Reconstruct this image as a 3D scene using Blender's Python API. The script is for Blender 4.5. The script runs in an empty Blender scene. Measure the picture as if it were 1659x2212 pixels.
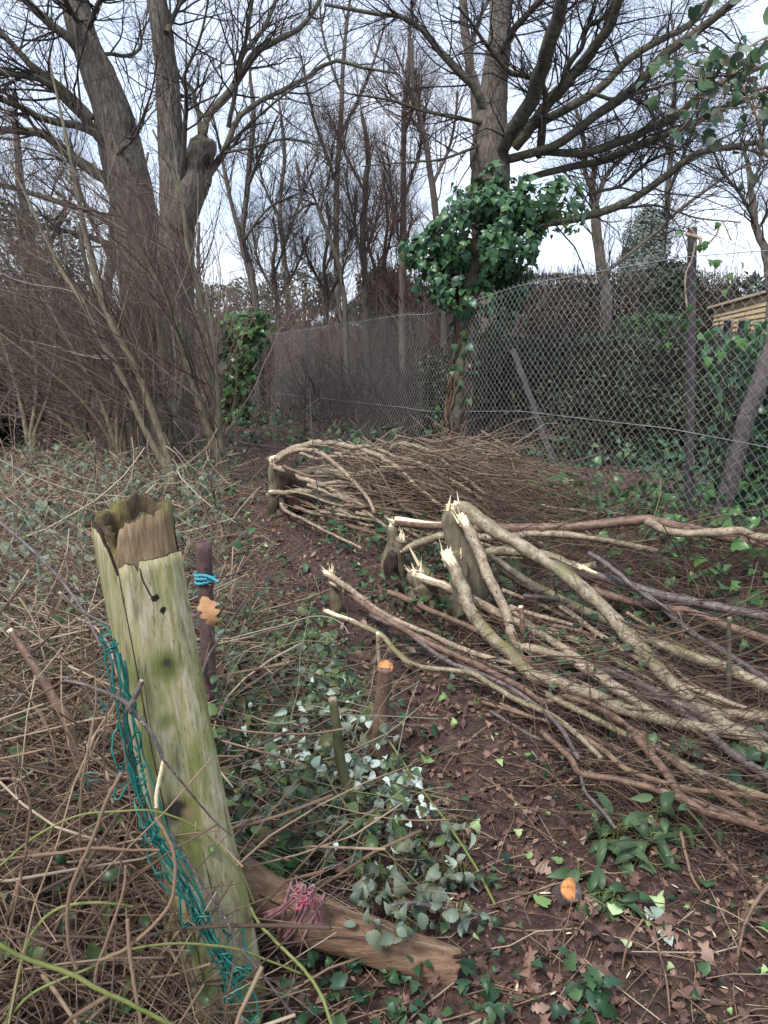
import bpy, math
import numpy as np
sc = bpy.context.scene
col = sc.collection
R_ = math.radians
# ------------------------------------------------------------------ camera, sky, sun
PITCH = R_(14.4); CAM = np.array([0., 0., 1.5]); F = 1662.0; U0, V0 = 829.5, 1106.0
cd = bpy.data.cameras.new('camera'); cam = bpy.data.objects.new('camera', cd); col.objects.link(cam)
cam.location = CAM; cam.rotation_euler = (math.pi/2 - PITCH, 0, 0)
cd.sensor_fit = 'VERTICAL'; cd.angle = 2*math.atan(V0/F); cd.clip_start = .05; cd.clip_end = 600
sc.camera = cam
w = bpy.data.worlds.new('World'); sc.world = w; w.use_nodes = True
nt = w.node_tree; nt.nodes.clear()
N = nt.nodes.new; L = nt.links.new
SUN_EL, SUN_AZ = R_(56), R_(215)
sky = N('ShaderNodeTexSky'); sky.sky_type = 'NISHITA'; sky.sun_disc = False
sky.sun_elevation = SUN_EL; sky.sun_rotation = SUN_AZ
tc = N('ShaderNodeTexCoord'); mp = N('ShaderNodeMapping'); mp.inputs['Scale'].default_value = (1, 1, 2.2)
nz = N('ShaderNodeTexNoise'); nz.inputs['Scale'].default_value = 3.2; nz.inputs['Detail'].default_value = 6; nz.inputs['Roughness'].default_value = .6
rp = N('ShaderNodeValToRGB'); rp.color_ramp.elements[0].position = .33; rp.color_ramp.elements[1].position = .68
rp.color_ramp.elements[0].color = (2.6, 3.1, 4.05, 1); rp.color_ramp.elements[1].color = (4.6, 4.95, 5.65, 1)
mx = N('ShaderNodeMix'); mx.data_type = 'RGBA'; mx.inputs[0].default_value = .86
bg = N('ShaderNodeBackground'); bg.inputs[1].default_value = .1; out = N('ShaderNodeOutputWorld')
L(tc.outputs['Generated'], mp.inputs[0]); L(mp.outputs[0], nz.inputs['Vector']); L(nz.outputs['Fac'], rp.inputs[0])
L(sky.outputs[0], mx.inputs[6]); L(rp.outputs[0], mx.inputs[7]); L(mx.outputs[2], bg.inputs[0]); L(bg.outputs[0], out.inputs[0])
sl = bpy.data.lights.new('sun', 'SUN'); sl.energy = 1.5; sl.angle = R_(14); sl.color = (1, .96, .9)
so = bpy.data.objects.new('sun', sl); col.objects.link(so)
so.rotation_euler = (math.pi/2 - SUN_EL, 0, math.pi - SUN_AZ)
sc.view_settings.view_transform = 'Standard'; sc.view_settings.look = 'None'; sc.view_settings.gamma = 1
sc.view_settings.exposure = 1.63
sc.cycles.max_bounces = 6; sc.cycles.diffuse_bounces = 4; sc.cycles.transparent_max_bounces = 4

# ------------------------------------------------------------------ helpers
fwd = np.array([0, math.cos(PITCH), -math.sin(PITCH)]); upv = np.array([0, math.sin(PITCH), math.cos(PITCH)]); rgt = np.array([1., 0, 0])
def _h(i, j, k): 
    n = (i*374761393 + j*668265263 + k*2147483647) & 0xffffffff
    n = ((n ^ (n >> 13))*1274126177) & 0xffffffff
    return ((n ^ (n >> 16)) & 0xffff)/65535.0
def vnoise(x, y, s=0):
    x = np.asarray(x, float); y = np.asarray(y, float)
    i = np.floor(x).astype(np.int64); j = np.floor(y).astype(np.int64); a = x-i; b = y-j
    a = a*a*(3-2*a); b = b*b*(3-2*b)
    return (_h(i, j, s)*(1-a)+_h(i+1, j, s)*a)*(1-b)+(_h(i, j+1, s)*(1-a)+_h(i+1, j+1, s)*a)*b-.5
def sst(a, b, x):
    t = np.clip((x-a)/(b-a), 0, 1); return t*t*(3-2*t)
def fx(y): return 2.1-.39*(y-4.2)
def gz(x, y):
    x = np.asarray(x, float); y = np.asarray(y, float)
    z = -.06*np.clip(y-5, 0, 11)
    s = x-fx(np.clip(y, 0, 30))
    z = z+.2*sst(-1.3, -.1, s)*(1-sst(6, 10, y))*sst(2.2, 4, y)+1.75*sst(2, 13, s)*sst(8, 16, y)
    z = z+.10*vnoise(x*.9, y*.9, 1)*sst(2.5, 5, y)+.045*vnoise(x*3, y*3, 2)+.02*vnoise(x*9, y*9, 3)
    return z
def ray(u, v): return fwd+rgt*(u-U0)/F+upv*(V0-v)/F
def W(u, v, y):
    d = ray(u, v); return CAM+d*(y/d[1])
def G(u, v):
    d = ray(u, v); t = np.linspace(.5, 40, 400)
    p = CAM+d*t[:, None]; k = np.nonzero(p[:, 2] <= gz(p[:, 0], p[:, 1]))[0]
    hi = t[k[0]] if len(k) else 40.; t = np.linspace(hi-.1, hi, 30)
    p = CAM+d*t[:, None]; k = np.nonzero(p[:, 2] <= gz(p[:, 0], p[:, 1]))[0]
    return p[k[0]] if len(k) else p[-1]
def dep(p): return np.dot(np.asarray(p)-CAM, fwd)
def RNG(s): return np.random.default_rng(s)
def nrm(a): return a/np.maximum(np.linalg.norm(a, axis=-1, keepdims=True), 1e-9)
def spl(pts, n):
    """catmull-rom through the rows of pts, n samples"""
    P = np.asarray(pts, float); P = np.vstack([2*P[0]-P[1], P, 2*P[-1]-P[-2]])
    t = np.linspace(0, len(P)-3-1e-6, n); i = t.astype(int); f = (t-i)[:, None]
    a, b, c, d = P[i], P[i+1], P[i+2], P[i+3]
    return .5*(2*b+(c-a)*f+(2*a-5*b+4*c-d)*f*f+(3*b-a-3*c+d)*f**3)
def pxl(pts, y0, y1, n, wob=0, rng=None, ground=False, lift=.93):
    """(u, v, radius px) rows -> one world polyline; distance goes from y0 to y1"""
    pts = [tuple(p) if len(p) > 2 else (p[0], p[1], 4) for p in pts]
    S = np.cumsum([0]+[math.hypot(pts[i+1][0]-pts[i][0], pts[i+1][1]-pts[i][1]) for i in range(len(pts)-1)]); S = S/S[-1]
    rows = []
    for (u, v, r), s in zip(pts, S):
        y = y0+(y1-y0)*s
        p = W(u, v, y)
        if ground:
            g = G(u, v)
            rr = r*dep(g)/F
            lim = g[1]*lift-rr*1.5
            if lim < p[1]: p = W(u, v, lim)
        rows.append([*p, r*dep(p)/F])
    A = spl(rows, n)
    P = A[:, :3]; Rr = np.maximum(A[:, 3], 1e-4)
    if wob and rng is not None:
        k = rng.normal(0, 1, (n, 3)); k = (k+np.roll(k, 1, 0)+np.roll(k, 2, 0))/3; P = P+k*wob*Rr[:, None]
    return P, Rr

class MB:
    """collects tubes, leaves and raw faces into ONE mesh"""
    def __init__(s): s.v = []; s.f = []; s.n = 0; s.m = []
    def raw(s, V, Fs, mi=0):
        V = np.asarray(V, float).reshape(-1, 3); s.v.append(V)
        if isinstance(Fs, np.ndarray):
            s.f.append(Fs+s.n); s.m.append(np.full(len(Fs), mi))
        else:
            for k in sorted(set(len(f) for f in Fs)):
                a = np.array([f for f in Fs if len(f) == k])+s.n; s.f.append(a); s.m.append(np.full(len(a), mi))
        s.n += len(V)
    def tubes(s, P, Rr, k=3, cap=False, mi=0, lump=0, capmi=None, seed=0, flat=1.0):
        P = np.asarray(P, float); Rr = np.asarray(Rr, float)
        if P.ndim == 2: P = P[None]; Rr = Rr[None]
        M, n, _ = P.shape
        T = nrm(np.gradient(P, axis=1)); mt = nrm(P[:, -1]-P[:, 0])
        ref = np.eye(3)[np.argmin(np.abs(mt), axis=1)][:, None, :]
        A = nrm(np.cross(T, np.broadcast_to(ref, T.shape))); B = np.cross(T, A)
        th = np.arange(k)*2*math.pi/k
        c = np.cos(th)[None, None, :, None]; d = np.sin(th)[None, None, :, None]
        RR = Rr[:, :, None, None]
        if lump:
            ii = np.arange(n)[:, None]; aa = np.arange(k)[None, :]
            LN = 1+lump*(vnoise(ii*.35+seed, 3*np.cos(th)[None]+seed*7, 5)+vnoise(ii*.35+9, 3*np.sin(th)[None]+seed*3, 6)+.6*vnoise(ii*.9, aa*.9*1.0, 7+seed)*np.where((aa == 0)|(aa == k-1), .3, 1))
            RR = RR*LN[None, :, :, None]
        V = P[:, :, None, :]+RR*(A[:, :, None, :]*c*flat+B[:, :, None, :]*d)
        idx = np.arange(M*n*k).reshape(M, n, k)
        q = np.stack([idx[:, :-1, :], np.roll(idx, -1, 2)[:, :-1, :], np.roll(idx, -1, 2)[:, 1:, :], idx[:, 1:, :]], -1).reshape(-1, 4)
        base = s.n
        s.v.append(V.reshape(-1, 3)); s.n += M*n*k
        s.f.append(q+base); s.m.append(np.full(len(q), mi))
        if cap:
            cm = mi if capmi is None else capmi
            s.f.append(idx[:, 0, ::-1]+base); s.m.append(np.full(M, cm)); s.f.append(idx[:, -1, :]+base); s.m.append(np.full(M, cm))
        return s
    def leaves(s, tpl, pos, nor, size, rng, up=None, mi=0, crl=(.3, 1.4)):
        tv, tf = tpl; M = len(pos)
        nor = nrm(np.asarray(nor, float)); a = rng.normal(0, 1, (M, 3))
        if up is not None: a = a*up[1]+np.asarray(up[0])
        a = nrm(a-nor*np.sum(a*nor, -1, keepdims=True)); b = np.cross(a, nor)
        sz = np.broadcast_to(np.asarray(size, float), (M,))[:, None, None]
        cz = rng.uniform(crl[0], crl[1], (M, 1, 1)); wx = rng.uniform(.8, 1.2, (M, 1, 1))
        V = pos[:, None, :]+sz*(tv[None, :, :1]*b[:, None]*wx+tv[None, :, 1:2]*a[:, None]+tv[None, :, 2:3]*nor[:, None]*cz)
        k = len(tv); base = s.n
        s.v.append(V.reshape(-1, 3)); s.n += M*k
        f = (tf[None]+(np.arange(M)*k)[:, None, None]).reshape(-1, tf.shape[1])+base
        s.f.append(f); s.m.append(np.full(len(f), mi)); return s
    def build(s, name, mats, parent=None, smooth=True):
        V = np.vstack(s.v)
        org = ORG.get(parent.name, np.zeros(3)) if parent else np.zeros(3)
        V = V-org
        me = bpy.data.meshes.new(name)
        nl = sum(a.size for a in s.f); npoly = sum(len(a) for a in s.f)
        me.vertices.add(len(V)); me.vertices.foreach_set('co', V.astype(np.float32).ravel())
        me.loops.add(nl); me.loops.foreach_set('vertex_index', np.concatenate([a.ravel() for a in s.f]).astype(np.int32))
        me.polygons.add(npoly)
        tot = np.concatenate([np.full(len(a), a.shape[1]) for a in s.f]); st = np.concatenate([[0], np.cumsum(tot)[:-1]])
        me.polygons.foreach_set('loop_start', st.astype(np.int32))
        me.polygons.foreach_set('material_index', np.concatenate(s.m).astype(np.int32))
        me.polygons.foreach_set('use_smooth', np.full(npoly, smooth))
        for m in (mats if isinstance(mats, (list, tuple)) else [mats]): me.materials.append(m)
        me.update(calc_edges=True)
        o = bpy.data.objects.new(name, me); col.objects.link(o)
        if parent:
            o.parent = parent; ORG[o.name] = org
        return o
ORG = {}
def thing(name, label, cat, loc, group=None):
    o = bpy.data.objects.new(name, None); col.objects.link(o); o.location = [float(c) for c in loc]
    o.empty_display_size = .1; o['label'] = label; o['category'] = cat
    if group: o['group'] = group
    ORG[o.name] = np.asarray(loc, float); return o
def tag(o, label, cat, group=None, kind=None):
    o['label'] = label; o['category'] = cat
    if group: o['group'] = group
    if kind: o['kind'] = kind
    return o
def struct(o): o['kind'] = 'structure'; return o

def leaf(ts, ws, fold=.35, curl=.25):
    v = []; f = []
    for t, wd in zip(ts, ws):
        z = -curl*(t-.3)**2
        v += [(-wd, t, fold*wd+z), (0, t, z), (wd, t, fold*wd+z)]
    for i in range(len(ts)-1):
        a = i*3; f += [(a, a+1, a+4, a+3), (a+1, a+2, a+5, a+4)]
    return np.array(v), np.array(f)
IVY = leaf([0, .1, .28, .42, .6, .8, 1], [.05, .36, .5, .29, .32, .14, .005], .25, .5)
OVAL = leaf([0, .1, .14, .24, .28, .4, .44, .56, .6, .72, .76, .88, 1], [.02, .2, .17, .32, .28, .38, .33, .37, .3, .3, .22, .14, .005], .35, .6)
LAUR = leaf([0, .15, .4, .65, .88, 1], [.02, .13, .19, .16, .07, .005], .4, .7)
OAK = leaf([0, .1, .2, .27, .34, .45, .53, .6, .7, .78, .85, .94, 1], [.02, .06, .19, .2, .11, .29, .3, .17, .31, .28, .17, .13, .02], .3, .9)
SML = leaf([0, .45, 1], [.01, .27, .005], .3, .3)
TINY = (np.array([(0, 0, 0), (-.3, .5, .1), (0, 1, -.05), (.3, .5, .1)]), np.array([(0, 1, 2, 3)]))

def grow(P, Rr, m, n, Ln, ang, rng, trop=(0, 0, 0), wig=.12, t0=.2, t1=1., rr=.6, rmax=9, rmin=.0008, tip=.3, taper=True):
    """children of the polylines P: m per parent (number or array), absolute length range Ln"""
    M, k, _ = P.shape
    idx = np.repeat(np.arange(M), m); Q = len(idx)
    t = rng.uniform(t0, t1, Q); x = t*(k-1); i = np.minimum(x.astype(int), k-2); f = (x-i)[:, None]
    p = P[idx, i]*(1-f)+P[idx, i+1]*f; T = nrm(P[idx, i+1]-P[idx, i])
    r0 = np.clip((Rr[idx, i]*(1-f[:, 0])+Rr[idx, i+1]*f[:, 0])*rr*rng.uniform(.6, 1.1, Q), rmin, rmax)
    q = rng.normal(0, 1, (Q, 3)); q = nrm(q-T*np.sum(q*T, -1, keepdims=True))
    a = rng.uniform(ang[0], ang[1], Q)[:, None]
    d = nrm(T*np.cos(a)+q*np.sin(a))
    ln = rng.uniform(Ln[0], Ln[1], Q)*(1-.45*t*(1 if taper else 0))
    pts = [p]; st = (ln/(n-1))[:, None]; tr = np.asarray(trop, float)
    for _ in range(n-1):
        d = nrm(d+wig*rng.normal(0, 1, (Q, 3))+tr); p = p+d*st; pts.append(p)
    return np.stack(pts, 1), r0[:, None]*np.linspace(1, tip, n)[None]
def gclamp(P, e=.01):
    P = P.copy(); P[..., 2] = np.maximum(P[..., 2], gz(P[..., 0], P[..., 1])+e); return P

# ------------------------------------------------------------------ materials
def mat(name, cols, scale=(8, 8, 8), rough=.8, isl=None, ib=0., bump=.0, bdist=.01, spec=.3, moss=None, back=None, detail=5, spots=(), fine=None, extra=None, transl=0):
    m = bpy.data.materials.new(name); m.use_nodes = True; t = m.node_tree; N = t.nodes.new; L = t.links.new
    b = t.nodes['Principled BSDF']; b.inputs['Roughness'].default_value = rough; b.inputs['Specular IOR Level'].default_value = spec
    tc = N('ShaderNodeTexCoord'); mp = N('ShaderNodeMapping'); mp.inputs['Scale'].default_value = scale; L(tc.outputs['Object'], mp.inputs[0])
    nz = N('ShaderNodeTexNoise'); nz.inputs['Scale'].default_value = 1; nz.inputs['Detail'].default_value = detail; nz.inputs['Roughness'].default_value = .65
    L(mp.outputs[0], nz.inputs['Vector'])
    def ramp(cs, lo=.3, hi=.7):
        r = N('ShaderNodeValToRGB'); e = r.color_ramp.elements
        while len(e) < len(cs): e.new(.5)
        for i, c in enumerate(cs): e[i].position = lo+(hi-lo)*i/max(1, len(cs)-1); e[i].color = (*c, 1)
        return r
    def mix(fac, a, bb, mode='MIX'):
        x = N('ShaderNodeMix'); x.data_type = 'RGBA'; x.blend_type = mode
        if isinstance(fac, float): x.inputs[0].default_value = fac
        else: L(fac, x.inputs[0])
        for s, i in ((a, 6), (bb, 7)):
            if isinstance(s, tuple): x.inputs[i].default_value = (*s, 1)
            else: L(s, x.inputs[i])
        return x.outputs[2]
    r = ramp(cols); L(nz.outputs['Fac'], r.inputs[0]); c = r.outputs[0]
    ge = N('ShaderNodeNewGeometry')
    if isl:
        ri = ramp(isl, 0, 1); L(ge.outputs['Random Per Island'], ri.inputs[0]); c = mix(ib, c, ri.outputs[0])
    for fine in (fine if isinstance(fine, list) else [fine] if fine else []):
        n2 = N('ShaderNodeTexNoise'); n2.inputs['Scale'].default_value = 1; n2.inputs['Detail'].default_value = 4
        m2 = N('ShaderNodeMapping'); m2.inputs['Scale'].default_value = fine[0]; L(tc.outputs['Object'], m2.inputs[0]); L(m2.outputs[0], n2.inputs['Vector'])
        rf = ramp(((0,)*3, (1,)*3), fine[2], fine[3]); L(n2.outputs['Fac'], rf.inputs[0]); c = mix(rf.outputs[0], c, fine[1])
    if moss:
        sx = N('ShaderNodeSeparateXYZ'); L(ge.outputs['Normal'], sx.inputs[0])
        n3 = N('ShaderNodeTexNoise'); n3.inputs['Scale'].default_value = moss[1]; n3.inputs['Detail'].default_value = 4; L(tc.outputs['Object'], n3.inputs['Vector'])
        ad = N('ShaderNodeMath'); ad.operation = 'MULTIPLY_ADD'; L(sx.outputs[2], ad.inputs[0]); ad.inputs[1].default_value = .22; L(n3.outputs['Fac'], ad.inputs[2])
        rm = ramp(((0,)*3, (1,)*3), moss[2], moss[2]+.2); L(ad.outputs[0], rm.inputs[0]); c = mix(rm.outputs[0], c, moss[0])
    for (pt, rad, cc, hard) in spots:
        vm = N('ShaderNodeVectorMath'); vm.operation = 'DISTANCE'; vm.inputs[1].default_value = tuple(float(q) for q in pt)
        wn = N('ShaderNodeVectorMath'); wn.operation = 'MULTIPLY_ADD'; L(nz.outputs['Color'], wn.inputs[0]); wn.inputs[1].default_value = (.018,)*3; L(tc.outputs['Object'], wn.inputs[2])
        L(wn.outputs[0], vm.inputs[0])
        mr = N('ShaderNodeMapRange'); mr.inputs[1].default_value = rad*hard; mr.inputs[2].default_value = rad; mr.inputs[3].default_value = 1; mr.inputs[4].default_value = 0
        L(vm.outputs['Value'], mr.inputs[0]); c = mix(mr.outputs[0], c, cc)
    if back: c = mix(ge.outputs['Backfacing'], c, back)
    L(c, b.inputs['Base Color'])
    if bump:
        bp = N('ShaderNodeBump'); bp.inputs['Strength'].default_value = bump; bp.inputs['Distance'].default_value = bdist
        L(nz.outputs['Fac'], bp.inputs['Height']); L(bp.outputs[0], b.inputs['Normal'])
    if transl:
        tr = N('ShaderNodeBsdfTranslucent'); L(c, tr.inputs[0]); ms = N('ShaderNodeMixShader'); ms.inputs[0].default_value = transl
        L(b.outputs[0], ms.inputs[1]); L(tr.outputs[0], ms.inputs[2]); L(ms.outputs[0], t.nodes['Material Output'].inputs[0])
    return m
M_ground = mat('forest floor', ((.022, .012, .010), (.062, .034, .027), (.135, .08, .06)), (26, 26, 26), .7, bump=1, bdist=.03, detail=12, fine=[((2.2, 2.2, 2.2), (.04, .042, .02), .6, .8), ((140, 140, 140), (.15, .095, .07), .62, .7)])
M_barkgrey = mat('grey brown bark', ((.06, .05, .042), (.155, .13, .108), (.29, .25, .205)), (34, 34, 8), .9, bump=1, bdist=.05, moss=((.055, .06, .026), 2., .58))
M_limb = mat('mossy limb bark', ((.036, .033, .026), (.09, .081, .06), (.15, .135, .10)), (14, 14, 14), .9, bump=.5, bdist=.02, moss=((.055, .062, .02), 3., .55))
M_twig = mat('dark bare twig', ((.02, .016, .016), (.04, .031, .029)), (5, 5, 5), .85, isl=((.014, .012, .013), (.038, .030, .028), (.065, .05, .042)), ib=.6)
M_twigred = mat('reddish twig', ((.06, .035, .03), (.10, .06, .045)), (5, 5, 5), .8, isl=((.04, .025, .024), (.10, .055, .04), (.14, .085, .058)), ib=.6)  # lightened to put distance haze into the far twigs
M_twigpurp = mat('purple brown thicket twig', ((.03, .022, .022), (.055, .038, .038)), (5, 5, 5), .8, isl=((.018, .014, .015), (.04, .028, .028), (.085, .06, .055)), ib=.7)
M_haw = mat('reddish hawthorn twig', ((.16, .115, .095), (.25, .18, .15)), (5, 5, 5), .8, isl=((.08, .06, .053), (.20, .145, .12), (.33, .25, .21)), ib=.7)  # paled and greyed so the colour carries the background haze
M_stick = mat('pale brown brush stick', ((.14, .10, .07), (.22, .16, .11)), (6, 6, 6), .7, isl=((.05, .033, .026), (.14, .095, .066), (.25, .18, .125), (.36, .28, .2)), ib=.75)
M_farbark = mat('thin brown trunk bark', ((.08, .066, .056), (.13, .108, .09)), (20, 20, 6), .9, bump=.5, bdist=.02)  # haze over the rear trees is mixed into this bark tone
M_hazel = mat('hazel bark', ((.075, .062, .04), (.15, .125, .082), (.24, .205, .14)), (30, 30, 9), .6, bump=.3, bdist=.004, fine=((60, 60, 90), (.06, .045, .03), .62, .7), moss=((.11, .12, .04), 5., .62))
M_hazeltwig = mat('hazel twig', ((.07, .05, .04), (.12, .085, .065)), (5, 5, 5), .7, isl=((.03, .022, .022), (.07, .048, .042), (.13, .09, .075), (.20, .15, .11), (.30, .24, .18)), ib=.75)
M_stem = mat('olive laid stem bark', ((.09, .07, .044), (.225, .18, .118), (.37, .31, .22)), (24, 24, 24), .5, bump=.7, bdist=.008, detail=9, fine=[((110, 110, 110), (.05, .034, .02), .58, .66), ((30, 30, 30), (.36, .31, .22), .62, .72)], spec=.4, moss=((.14, .135, .05), 4., .66))
M_stempale = mat('tan laid stem bark', ((.125, .092, .064), (.28, .215, .15), (.43, .35, .255)), (24, 24, 24), .55, bump=.7, bdist=.008, detail=9, fine=[((120, 120, 120), (.07, .045, .03), .58, .66), ((40, 40, 40), (.10, .07, .05), .6, .72)])
M_stemred = mat('red brown stem bark', ((.06, .036, .028), (.14, .085, .06), (.23, .145, .10)), (28, 28, 28), .5, bump=.6, bdist=.006, detail=9, fine=((160, 160, 160), (.32, .25, .19), .64, .7))
M_stempurp = mat('purple grey stem bark', ((.045, .034, .035), (.10, .078, .075), (.17, .138, .125)), (30, 30, 30), .5, bump=.6, bdist=.006, detail=9, fine=((170, 170, 170), (.34, .3, .27), .63, .69))
M_brush = mat('brushwood twig', ((.065, .04, .03), (.11, .07, .05)), (6, 6, 6), .7, isl=((.02, .013, .012), (.05, .03, .024), (.11, .068, .046), (.22, .155, .10)), ib=.8)  # tones kept extra dark to paint contact shade under the stems
M_split = mat('fresh split wood', ((.55, .42, .25), (.72, .6, .4), (.78, .68, .5)), (60, 60, 12), .7, bump=.4, bdist=.004)
M_cut = mat('orange sawn wood', ((.33, .12, .035), (.50, .215, .07), (.56, .29, .12)), (90, 90, 90), .8, bump=.5, bdist=.004, fine=((60, 60, 60), (.22, .09, .04), .58, .7))
M_dead = mat('dead bramble stem', ((.15, .10, .065), (.25, .175, .115)), (9, 9, 9), .75, isl=((.03, .018, .016), (.07, .042, .034), (.10, .06, .042), (.19, .125, .08), (.26, .185, .12), (.38, .31, .23)), ib=.85)
M_straw = mat('pale straw stem', ((.24, .18, .11), (.36, .28, .18)), (9, 9, 9), .75, isl=((.07, .045, .035), (.19, .13, .085), (.33, .25, .16), (.46, .38, .28), (.14, .09, .06)), ib=.8)
M_green = mat('green bramble cane', ((.085, .105, .028), (.14, .16, .045), (.20, .20, .075)), (12, 12, 12), .5)
M_ivy = mat('ivy leaf', ((.014, .042, .018), (.03, .075, .03)), (30, 30, 30), .45, isl=((.007, .022, .013), (.016, .045, .022), (.045, .10, .032), (.03, .075, .05), (.08, .13, .04)), ib=.75, spec=.32, back=(.07, .11, .05), transl=.12)
M_ivymid = mat('mid green ivy leaf', ((.02, .06, .025), (.04, .10, .04)), (30, 30, 30), .35, isl=((.010, .032, .018), (.028, .08, .034), (.06, .14, .045), (.045, .115, .07), (.10, .17, .05)), ib=.75, spec=.32, back=(.09, .15, .06), transl=.15)
M_ivylight = mat('bright ivy leaf', ((.03, .08, .025), (.06, .13, .04)), (30, 30, 30), .32, isl=((.02, .06, .025), (.05, .12, .035), (.10, .2, .05), (.05, .11, .06)), ib=.75, spec=.32, back=(.10, .16, .06), transl=.15)
M_bram = mat('bramble leaf', ((.02, .045, .02), (.045, .085, .035)), (30, 30, 30), .4, isl=((.014, .034, .016), (.03, .065, .028), (.06, .10, .04), (.10, .15, .05), (.11, .075, .02)), ib=.75, spec=.32, back=(.30, .38, .30), transl=.1)
M_grey = mat('dull bramble leaf', ((.08, .105, .07), (.15, .18, .13)), (30, 30, 30), .5, isl=((.03, .05, .032), (.08, .11, .075), (.17, .21, .155), (.11, .10, .045)), ib=.75, back=(.27, .33, .26), transl=.1)
M_pale = mat('pale leaf underside', ((.26, .33, .27), (.40, .48, .41)), (30, 30, 30), .7, isl=((.14, .20, .15), (.32, .40, .33), (.52, .58, .52)), ib=.7, back=(.05, .10, .04))
M_laur = mat('laurel leaf', ((.025, .05, .02), (.05, .09, .035)), (30, 30, 30), .5, isl=((.014, .034, .015), (.04, .08, .03), (.09, .14, .06)), ib=.7, spec=.32, back=(.14, .21, .11))
M_lime = mat('fallen pale green leaf', ((.2, .3, .1), (.3, .4, .16)), (30, 30, 30), .5, isl=((.10, .18, .06), (.2, .3, .1), (.38, .46, .26)), ib=.8, back=(.3, .38, .22))
M_lit = mat('leaf litter', ((.07, .042, .036), (.13, .08, .06)), (20, 20, 20), .7, isl=((.024, .015, .014), (.065, .036, .03), (.13, .07, .05), (.085, .05, .042), (.19, .105, .072), (.30, .20, .155)), ib=.85, back=(.10, .06, .05))
M_hedge = mat('hedge leaf', ((.022, .035, .018), (.05, .065, .032)), (6, 6, 6), .5, isl=((.010, .018, .010), (.025, .04, .018), (.055, .075, .032), (.06, .06, .038)), ib=.7, back=(.05, .065, .035))
M_brownhedge = mat('brown beech hedge leaf', ((.06, .046, .034), (.13, .095, .066)), (1.2, 1.2, 1.2), .7, isl=((.035, .026, .022), (.08, .06, .042), (.17, .13, .09), (.06, .065, .035)), ib=.7)
M_ever = mat('evergreen leaf', ((.016, .026, .018), (.038, .056, .034)), (3, 3, 3), .6, isl=((.010, .019, .013), (.032, .05, .03), (.065, .085, .05)), ib=.7)
M_gconif = mat('grey green conifer leaf', ((.15, .19, .155), (.22, .26, .22)), (2, 2, 2), .7, isl=((.13, .165, .135), (.2, .24, .2), (.27, .31, .26)), ib=.6)  # pale tone includes the haze in front of the conifer
M_scrub = mat('haze paled scrub leaf', ((.08, .085, .06), (.14, .14, .10)), (3, 3, 3), .7, isl=((.06, .065, .048), (.12, .125, .09), (.18, .165, .125)), ib=.6)  # leaf colours paled, distance haze painted in
M_conif = mat('far conifer leaf', ((.10, .13, .10), (.16, .19, .15)), (3, 3, 3), .7, isl=((.09, .12, .095), (.14, .17, .135), (.2, .23, .19)), ib=.6)
M_wire = mat('galvanised wire', ((.20, .195, .19), (.38, .37, .36)), (6, 6, 6), .5)
M_iron = mat('rusty angle iron', ((.03, .027, .031), (.06, .05, .054), (.09, .07, .068)), (30, 30, 14), .65, bump=.2, bdist=.002)
M_pipe = mat('rusted steel pipe', ((.045, .028, .03), (.085, .05, .048), (.13, .075, .06)), (40, 40, 30), .8, bump=.5, bdist=.003)
M_rope = mat('blue polypropylene rope', ((.03, .20, .26), (.07, .32, .38)), (90, 90, 90), .5, bump=.3, bdist=.002)
M_pink = mat('faded pink twine', ((.14, .06, .07), (.27, .13, .145), (.36, .22, .22)), (60, 60, 60), .8, bump=.3, bdist=.002)
M_hot = mat('bright pink twine', ((.45, .05, .10), (.6, .10, .16)), (60, 60, 60), .7)
M_mesh = mat('green coated wire', ((.008, .085, .07), (.016, .15, .125)), (30, 30, 30), .35, spec=.5)
M_log = mat('weathered brown log', ((.07, .04, .025), (.16, .095, .058), (.26, .17, .105)), (10, 45, 45), .85, bump=.9, bdist=.012)
M_dark = mat('rotten dark wood', ((.012, .009, .007), (.035, .022, .016), (.07, .045, .03)), (40, 40, 14), .95, bump=1, bdist=.01)
M_hollow_shade = mat('black hollow shade', ((.006, .005, .004), (.014, .011, .009)), rough=1)
M_shed = mat('shed boards', ((.40, .30, .17), (.55, .43, .27)), (2, 2, 30), .7)
M_roof = mat('shed roof felt', ((.36, .29, .21), (.46, .38, .29)), (5, 5, 5), .8)
M_glass = mat('dark window pane', ((.02, .022, .025), (.03, .03, .035)), rough=.15)

# ------------------------------------------------------------------ ground
def ground():
    s = np.linspace(-1, 1, 361); xs = 90*np.sinh(5.2*s)/math.sinh(5.2)
    ys = np.concatenate([np.linspace(-8, .4, 18), .4+110*np.expm1(4.6*np.linspace(0, 1, 360)[1:])/math.expm1(4.6)])
    X, Y = np.meshgrid(xs, ys); Z = gz(X, Y)
    V = np.stack([X, Y, Z], -1).reshape(-1, 3); ny, nx = X.shape
    i = np.arange(ny*nx).reshape(ny, nx)
    q = np.stack([i[:-1, :-1], i[:-1, 1:], i[1:, 1:], i[1:, :-1]], -1).reshape(-1, 4)
    b = MB(); b.raw(V, q); struct(b.build('ground', M_ground))
ground()
PATH = np.array([(.62, .7), (.55, 1.2), (.48, 1.8), (.3, 2.5), (-.02, 3.1), (-.4, 4.26), (-.8, 5.5), (-1.3, 8)])
def pathd(x, y):
    cx = np.interp(y, PATH[:, 1], PATH[:, 0]); return np.abs(x-cx)
def scat(n, x0, x1, y0, y1, rng, keep=None):
    """n ground points, denser near the viewer"""
    y = y0*(y1/y0)**rng.uniform(0, 1, n); x = rng.uniform(0, 1, n)*(x1-x0)+x0
    if keep is not None:
        k = keep(x, y); x, y = x[k], y[k]
    return x, y
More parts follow.
